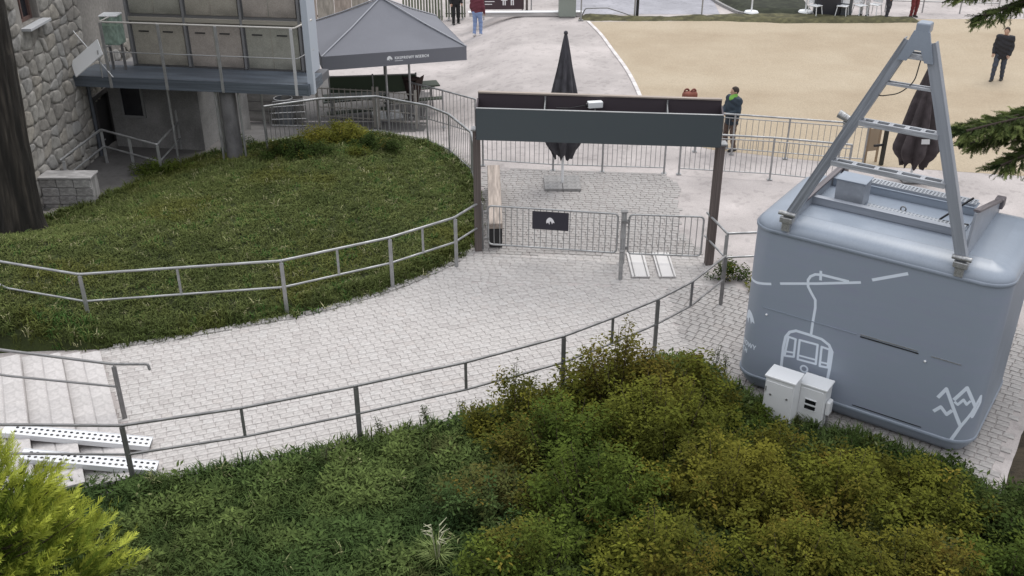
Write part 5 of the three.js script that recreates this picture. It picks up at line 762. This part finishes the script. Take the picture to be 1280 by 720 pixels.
// shrubs on the bank
const clumpG = [leafClump(21, 16, 0.11, 0.062, 0.03), leafClump(22, 18, 0.13, 0.07, 0.032), leafClump(23, 14, 0.09, 0.05, 0.024)];
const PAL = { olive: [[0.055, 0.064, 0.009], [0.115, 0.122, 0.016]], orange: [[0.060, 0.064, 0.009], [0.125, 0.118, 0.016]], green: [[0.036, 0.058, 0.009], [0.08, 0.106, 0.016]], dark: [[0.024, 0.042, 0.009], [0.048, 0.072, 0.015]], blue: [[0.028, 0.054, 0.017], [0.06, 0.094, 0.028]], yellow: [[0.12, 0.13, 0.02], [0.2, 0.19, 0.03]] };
const twigM = mat(0.07, 0.05, 0.035, 0.9);
function shrub(label, x, z, rx, rz, h0, pal, seed, o = {}) {
  const h = h0 * (o.y === undefined ? 1.1 : 1);
  const y = o.y ?? bankY(x, z), t = thing('shrub', label, 'shrub', [x, y - 0.03, z], 0, o.group || 'shrubs of the planted bank'), r = rngOf(seed), st = [], L = [[], [], []];
  const shoots = Math.round((o.n || 95) * rx * rz * (0.6 + 0.4 * h)), P = PAL[pal];
  for (let k = 0; k < shoots; k++) { // each shoot rises from the base and carries leaf clumps near its end
    const a = r() * 6.283, q = Math.sqrt(r()), ex = Math.cos(a) * q * rx, ez = Math.sin(a) * q * rz, top = h * (1 - 0.62 * q * q) * (0.68 + 0.42 * r() + 0.12 * Math.sin(ex * 5 + seed) * Math.cos(ez * 4)), b = V(ex * 0.3, 0, ez * 0.3), e = V(ex, top, ez), m = V(ex * 0.72, top * 0.55, ez * 0.72);
    if (k % 3 === 0) st.push(bar(b, m, 0.008, 0.006, 4), bar(m, e, 0.006, 0.003, 4));
    const tone = clamp(fbm(ex * 1.6 + seed, ez * 1.6, 3) * 1.5 - 0.3 + 0.2 * (r() - 0.5)), nn = 5 + Math.floor(r() * 5);
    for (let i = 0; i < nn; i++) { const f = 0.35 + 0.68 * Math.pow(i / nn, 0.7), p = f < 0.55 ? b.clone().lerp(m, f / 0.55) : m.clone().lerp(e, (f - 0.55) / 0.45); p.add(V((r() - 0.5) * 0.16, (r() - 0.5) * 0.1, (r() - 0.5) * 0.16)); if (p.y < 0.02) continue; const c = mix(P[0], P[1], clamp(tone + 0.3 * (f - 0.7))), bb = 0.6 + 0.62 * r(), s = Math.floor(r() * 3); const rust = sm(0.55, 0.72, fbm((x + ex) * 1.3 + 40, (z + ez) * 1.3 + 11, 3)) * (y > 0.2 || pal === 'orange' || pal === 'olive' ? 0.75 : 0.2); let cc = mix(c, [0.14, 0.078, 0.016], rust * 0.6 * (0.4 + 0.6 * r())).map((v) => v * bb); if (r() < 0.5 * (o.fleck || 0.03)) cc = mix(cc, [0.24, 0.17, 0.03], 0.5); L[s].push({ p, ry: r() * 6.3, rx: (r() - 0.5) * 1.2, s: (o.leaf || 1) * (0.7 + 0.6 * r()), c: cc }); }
  }
  part('stems', st, twigM, t); const cr = new THREE.Group(); cr.name = 'crown'; cr.userData.kind = 'stuff'; t.add(cr); L.forEach((l, i) => l.length && stuff('leaves', clumpG[i], leafM, l, cr)); return t;
}
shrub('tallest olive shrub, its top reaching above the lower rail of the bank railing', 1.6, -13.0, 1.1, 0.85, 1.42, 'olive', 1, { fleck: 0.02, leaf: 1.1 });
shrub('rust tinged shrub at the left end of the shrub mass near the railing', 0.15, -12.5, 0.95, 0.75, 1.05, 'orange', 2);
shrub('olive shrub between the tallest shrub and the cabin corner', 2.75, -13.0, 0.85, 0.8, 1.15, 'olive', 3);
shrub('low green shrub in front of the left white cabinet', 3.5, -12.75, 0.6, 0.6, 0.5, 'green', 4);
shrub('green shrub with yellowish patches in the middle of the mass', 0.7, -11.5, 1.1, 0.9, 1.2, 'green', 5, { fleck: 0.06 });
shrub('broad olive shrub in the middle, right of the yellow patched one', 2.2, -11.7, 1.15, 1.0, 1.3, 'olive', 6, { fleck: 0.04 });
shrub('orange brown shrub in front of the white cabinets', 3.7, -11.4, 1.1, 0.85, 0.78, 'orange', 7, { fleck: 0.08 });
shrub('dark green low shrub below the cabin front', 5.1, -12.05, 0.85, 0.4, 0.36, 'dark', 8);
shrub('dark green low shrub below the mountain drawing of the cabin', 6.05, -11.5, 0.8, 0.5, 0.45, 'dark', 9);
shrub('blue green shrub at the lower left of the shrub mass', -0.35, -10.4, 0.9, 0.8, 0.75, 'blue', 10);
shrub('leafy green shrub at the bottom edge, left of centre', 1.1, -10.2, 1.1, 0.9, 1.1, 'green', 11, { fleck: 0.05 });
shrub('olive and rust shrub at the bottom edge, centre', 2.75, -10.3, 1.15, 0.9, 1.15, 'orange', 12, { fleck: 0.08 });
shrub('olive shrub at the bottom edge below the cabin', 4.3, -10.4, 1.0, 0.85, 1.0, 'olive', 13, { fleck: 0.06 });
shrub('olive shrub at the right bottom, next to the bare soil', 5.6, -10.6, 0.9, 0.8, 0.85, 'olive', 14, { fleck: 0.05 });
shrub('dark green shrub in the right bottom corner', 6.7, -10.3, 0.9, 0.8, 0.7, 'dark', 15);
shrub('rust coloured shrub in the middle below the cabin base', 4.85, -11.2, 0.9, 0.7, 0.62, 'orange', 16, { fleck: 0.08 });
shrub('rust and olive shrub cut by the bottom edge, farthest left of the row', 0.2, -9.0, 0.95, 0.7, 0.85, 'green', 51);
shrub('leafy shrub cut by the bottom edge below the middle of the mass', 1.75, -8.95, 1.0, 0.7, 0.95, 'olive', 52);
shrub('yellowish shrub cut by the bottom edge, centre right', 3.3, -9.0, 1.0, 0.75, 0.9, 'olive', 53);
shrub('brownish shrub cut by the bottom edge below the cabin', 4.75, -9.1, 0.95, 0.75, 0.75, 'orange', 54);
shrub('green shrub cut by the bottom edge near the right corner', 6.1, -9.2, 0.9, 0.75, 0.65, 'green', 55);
// low junipers and a yellow bush on the lawn
const lawnShrub = (label, x, z, rx, rz, h, pal, seed, o = {}) => shrub(label, x, z, rx, rz, h, pal, seed, { y: lawnY(x, z), group: 'low shrubs on the lawn', leaf: 0.9, n: 130, ...o });
lawnShrub('yellow green bush on the crest of the lawn', -4.66, -25.43, 1.15, 0.75, 0.6, 'yellow', 31, { fleck: 0.06 });
lawnShrub('flat dark juniper on the lawn right of the yellow bush', -3.7, -24.81, 0.95, 0.45, 0.4, 'dark', 32);
lawnShrub('dark spreading juniper on the lawn below the yellow bush', -5.39, -23.86, 1.25, 0.6, 0.42, 'dark', 33);
lawnShrub('dark low bush on the lawn beside the kiosk column', -7.27, -25.77, 0.5, 0.45, 0.4, 'dark', 34);
lawnShrub('small dark bush in the middle of the lawn', -3.87, -23.98, 0.4, 0.3, 0.26, 'green', 35);
lawnShrub('green bush at the left edge of the lawn near the house', -8.85, -23.9, 0.9, 0.5, 0.4, 'green', 36);
lawnShrub('leafy bush at the foot of the right gate post', 4.35, -18.1, 0.42, 0.35, 0.5, 'dark', 37, { y: 0, group: undefined });
lawnShrub('small bush with pale leaves beside the cabin corner', 4.85, -17.6, 0.28, 0.2, 0.3, 'yellow', 38, { y: 0 });
// tall weeds along the railing
{
  const wg = 'weeds along the railing';
  const spots = [[-2.74, -11.87, 0.55, 'thin weed left of the second railing post'], [-2.01, -12.7, 0.45, 'thin weed just right of the second railing post'], [-1.33, -13.08, 0.5, 'branched weed below the third baluster of the railing'], [0.03, -13.76, 0.85, 'tallest weed, crossing the top rail near the shrub mass'], [0.33, -13.87, 0.5, 'bushy weed beside the tallest weed'], [3.46, -14.53, 0.6, 'dark weed on the paving near the cabin corner'], [3.62, -14.48, 0.5, 'second dark weed on the paving near the cabin corner'], [-0.79, -13.3, 0.4, 'small weed left of the tallest weed'], [-4.46, -27.55, 0.75, 'pale tall weed on the crest of the lawn']];
  const lc = leafClump(41, 7, 0.05, 0.06, 0.022);
  spots.forEach(([x, z, h, label], i) => { const r = rngOf(400 + i), y = i === 8 ? lawnY(x, z) : Math.max(0, bankY(x, z)), t = thing('weed', label, 'weed', [x, y - 0.02, z], 0, wg), st = [], L = []; for (let k = 0; k < 3; k++) { const a = r() * 6.3, q = 0.12 * r(), e = V(Math.cos(a) * q, h * (0.7 + 0.3 * r()), Math.sin(a) * q); st.push(bar(V(0, 0, 0), e, 0.006, 0.003, 4)); for (let n = 1; n < 7; n++) L.push({ p: e.clone().multiplyScalar(n / 6.2), ry: r() * 6.3, s: 0.8 + 0.5 * r() - 0.06 * n, c: mix([0.035, 0.05, 0.02], [0.07, 0.085, 0.04], r()) }); } part('stem', st, twigM, t); stuff('leaves', lc, leafM, L, t); });
  // pale seed grass at the bottom edge
  const t = thing('grass_plume', 'pale seeding grass clump at the bottom edge', 'grass clump', [-0.91, -9.36].reduce((p, v, i) => (i ? [p[0], bankY(p[0], v), v] : [v]), [])), r = rngOf(55), B = [], S = [];
  for (let k = 0; k < 60; k++) { const a = r() * 6.3, d = V(Math.cos(a), 0, Math.sin(a)), l = 0.25 + 0.3 * r(), sd = V(-d.z, 0, d.x).multiplyScalar(0.006), m = d.clone().multiplyScalar(l * 0.25).add(V(0, l * 0.7, 0)), e = d.clone().multiplyScalar(l * 0.7).add(V(0, l * (0.6 + 0.3 * r()), 0)); B.push([sd.clone().negate(), sd.clone(), m.clone().add(sd), m.clone().sub(sd)], [m.clone().sub(sd), m.clone().add(sd), e]); }
  part('blades', tri(B), mat(0.14, 0.18, 0.05, 0.8, 0, { side: THREE.DoubleSide }), t);
  for (let k = 0; k < 14; k++) { const a = r() * 6.3, l = 0.55 + 0.4 * r(), b = V(Math.cos(a) * 0.08 * l, l * 0.8, Math.sin(a) * 0.08 * l), e = b.clone().add(V(Math.cos(a) * (0.1 + 0.08 * r()), 0.04, Math.sin(a) * 0.12)); S.push(bar(V(0, 0, 0), b, 0.003, 0.003, 3), bar(b, e, 0.010, 0.003, 4)); }
  part('seed_heads', S, mat(0.33, 0.33, 0.22, 0.9), t);
}
// golden conifer at the bottom left
{
  const bx = -5.95, bz = -8.45, y0 = bankY(bx, bz), t = thing('golden_conifer', 'golden yellow green conifer with feathery sprays at the bottom left', 'conifer', [bx, y0, bz]), r = rngOf(61), st = [], L = [[], []], Hh = 2.75;
  part('trunk', bar(V(0, -0.1, 0), V(0, Hh * 0.9, 0), 0.07, 0.015), mat(0.09, 0.065, 0.05, 0.95), t);
  const G = [sprayGeo(62, 0.24, 22, 0.10, 0.009, 0.62), sprayGeo(63, 0.18, 18, 0.075, 0.009, 0.55)];
  for (let k = 0; k < 350; k++) {
    const f = Math.pow(r(), 1.15), y = 0.1 + f * Hh * 0.93, a = r() * 6.283, rad = (1.42 * Math.pow(1 - f, 0.75) + 0.1) * (0.72 + 0.38 * r()), b = V(0, y * 0.82, 0), e = V(Math.cos(a) * rad, y + 0.1 + 0.12 * rad, Math.sin(a) * rad), m = b.clone().lerp(e, 0.5).add(V(0, -0.08 * rad, 0));
    if (k % 2 === 0) st.push(bar(b, m, 0.012, 0.008, 4), bar(m, e, 0.008, 0.004, 4));
    const dir = e.clone().sub(m).normalize();
    for (let i = 0; i < 17; i++) { const q = 0.18 + 0.84 * i / 16, p = m.clone().lerp(e, (q - 0.1) * 1.1); if (q < 0.35) p.copy(b.clone().lerp(m, 0.4 + q)); p.add(V((r() - 0.5) * 0.13, (r() - 0.5) * 0.10, (r() - 0.5) * 0.13)); const d = dir.clone().add(V((r() - 0.5) * 1.1, 0.05 + 0.6 * r(), (r() - 0.5) * 1.1)).normalize(), qt = new THREE.Quaternion().setFromUnitVectors(V(0, 1, 0), d).multiply(new THREE.Quaternion().setFromAxisAngle(V(0, 1, 0), r() * 6.3)); const out = clamp((q - 0.5) * 1.7), b2 = 0.75 + 0.5 * r(); L[i & 1].push({ p, q: qt, s: 0.75 + 0.6 * r(), c: mix([0.14, 0.20, 0.03], [0.60, 0.63, 0.10], out * (0.55 + 0.45 * r())).map((v) => v * b2) }); }
  }
  part('branches', st, twigM, t); const cr = new THREE.Group(); cr.name = 'crown'; cr.userData.kind = 'stuff'; t.add(cr); stuff('sprays', G[0], leafM, L[0], cr); stuff('sprays', G[1], leafM, L[1], cr);
}
// spruce at the right, only its boughs reach into the picture
{
  const bx = 10.9, bz = -16.3, t = thing('spruce_tree', 'dark green spruce whose boughs hang in from the right', 'tree', [bx, 0, bz]), r = rngOf(71), br = [], L = [[], []];
  part('trunk', bar(V(0, -0.1, 0), V(0, 11, 0), 0.2, 0.05, 12), mat(0.09, 0.07, 0.055, 0.95, 0, { map: withRep(speckMap, 2) }), t);
  const G = [sprayGeo(72, 0.24, 40, 0.07, 0.009, 0.75), sprayGeo(73, 0.17, 30, 0.06, 0.009, 0.75)];
  const spray = (p, d, s, c) => { const qt = new THREE.Quaternion().setFromUnitVectors(V(0, 1, 0), d.normalize()).multiply(new THREE.Quaternion().setFromAxisAngle(V(0, 1, 0), r() * 6.3)); L[r() < 0.5 ? 0 : 1].push({ p: p.clone(), q: qt, s, c }); };
  const bough = (y, e, dens) => { const a = V(0, y, 0), c = new THREE.QuadraticBezierCurve3(a, a.clone().lerp(e, 0.5).add(V(0, 0.16, 0)), e), Lc = c.getLength(); br.push(new THREE.TubeGeometry(c, 8, 0.022, 5)); const n = Math.round(Lc * 22 * dens);
    for (let i = 2; i < n; i++) { const f = i / n, p = c.getPoint(f), tg = c.getTangent(f), sd = new THREE.Vector3().crossVectors(tg, V(0, 1, 0)).normalize(), sgn = i % 2 ? 1 : -1, l = (0.22 + 0.75 * (1 - f)) * (0.6 + 0.5 * r()) * Math.min(1, f * 3 + 0.3), d = tg.clone().multiplyScalar(0.75).addScaledVector(sd, sgn * (0.5 + 0.5 * r())).add(V(0, -0.42 * r() - 0.05, 0)).normalize(), q = p.clone().addScaledVector(d, l); br.push(bar(p, q, 0.007, 0.003, 4));
      for (let k = 0; k < Math.ceil(l * 34); k++) { const g = k / (l * 34), s = p.clone().lerp(q, g); const b = 0.7 + 0.6 * r(), tip = g > 0.7 ? 1 : 0; spray(s, d.clone().add(V((r() - 0.5) * 1.3, (r() - 0.6) * 0.9, (r() - 0.5) * 1.3)), 0.7 + 0.5 * r(), mix([0.055, 0.08, 0.026], [0.18, 0.215, 0.07], tip * 0.6 + 0.3 * r()).map((v) => v * b)); } }
    for (let k = 0; k < 6; k++) spray(e, c.getTangent(1).add(V((r() - 0.5), (r() - 0.5), (r() - 0.5))), 1.1, [0.03, 0.045, 0.017]); };
  const E = (x, y, z) => V(x - bx, y, z - bz);
  bough(4.35, E(7.4, 3.95, -15.7), 1.1); bough(4.2, E(7.75, 3.55, -16.2), 1.1); bough(7.0, E(7.1, 6.0, -16.4), 1.1);
  bough(4.4, E(7.5, 3.9, -16.0), 1.15); bough(4.1, E(8.1, 3.35, -15.7), 1.1); bough(4.3, E(8.2, 3.7, -16.9), 1);
  bough(6.6, E(7.5, 5.7, -16.2), 0.9); bough(6.9, E(7.6, 5.9, -17.0), 1.0); bough(7.3, E(7.6, 6.3, -16.0), 1);
  for (let k = 0; k < 22; k++) { const y = 6.9 + k * 0.2, a = (k % 2 ? -1 : 1) * (0.1 + 1.3 * r()), l = 2.4 * (1 - (y - 3) / 9); bough(y, V(Math.cos(a) * l, y - 0.5, Math.sin(a) * l), 0.6); }
  part('boughs', br, mat(0.06, 0.045, 0.035, 0.95), t); const cr = new THREE.Group(); cr.name = 'crown'; cr.userData.kind = 'stuff'; t.add(cr); stuff('needles', G[0], leafM, L[0], cr); stuff('needles', G[1], leafM, L[1], cr);
}
// dark tree trunk at the left edge
{
  const t = thing('tree', 'thick dark barked tree trunk at the left edge on the lawn', 'tree', [-10.72, lawnY(-10.72, -19.9) - 0.1, -19.9]);
  const g = new THREE.CylinderGeometry(0.46, 0.52, 12, 64, 90, true); g.translate(0, 6, 0); const p = g.attributes.position;
  for (let i = 0; i < p.count; i++) { const x = p.getX(i), y = p.getY(i), z = p.getZ(i), a = Math.atan2(z, x), n = fbm(Math.cos(a) * 5 + 9, Math.sin(a) * 5 + y * 0.55, 4), f = Math.abs(fbm(Math.cos(a) * 9, Math.sin(a) * 9 + y * 0.9 + 30, 3) - 0.5) * 2, s = 1 + 0.07 * (n - 0.5) - 0.06 * (1 - sm(0, 0.25, f)) + 0.35 * Math.exp(-y * 2.6) * (0.7 + 0.3 * Math.cos(a * 5)); p.setXYZ(i, x * s + 0.06 * y, y, z * s); }
  g.computeVertexNormals();
  const barkMap = noiseMap(256, (u, v) => { const a = fbm(u * 24, v * 5, 4, 0), q = 0.35 + 0.95 * a * a; return [q, q * 0.97, q * 0.93]; });
  part('trunk', g, mat(0.075, 0.068, 0.062, 0.95, 0, { map: withRep(barkMap, 2, 3), bumpMap: withRep(bumpFine, 6), bumpScale: 0.02 }), t);
  for (const [y, a, l] of [[7.5, 2.5, 1.8], [8.6, 0.9, 1.6], [9.7, 3.9, 1.5], [10.6, 5.4, 1.2]]) part('limb', bar(V(0.06 * y, y, 0), V(0.06 * y + Math.cos(a) * l, y + 0.7, Math.sin(a) * l), 0.12, 0.05), M.wood, t);
}
renderer.render(scene, camera);
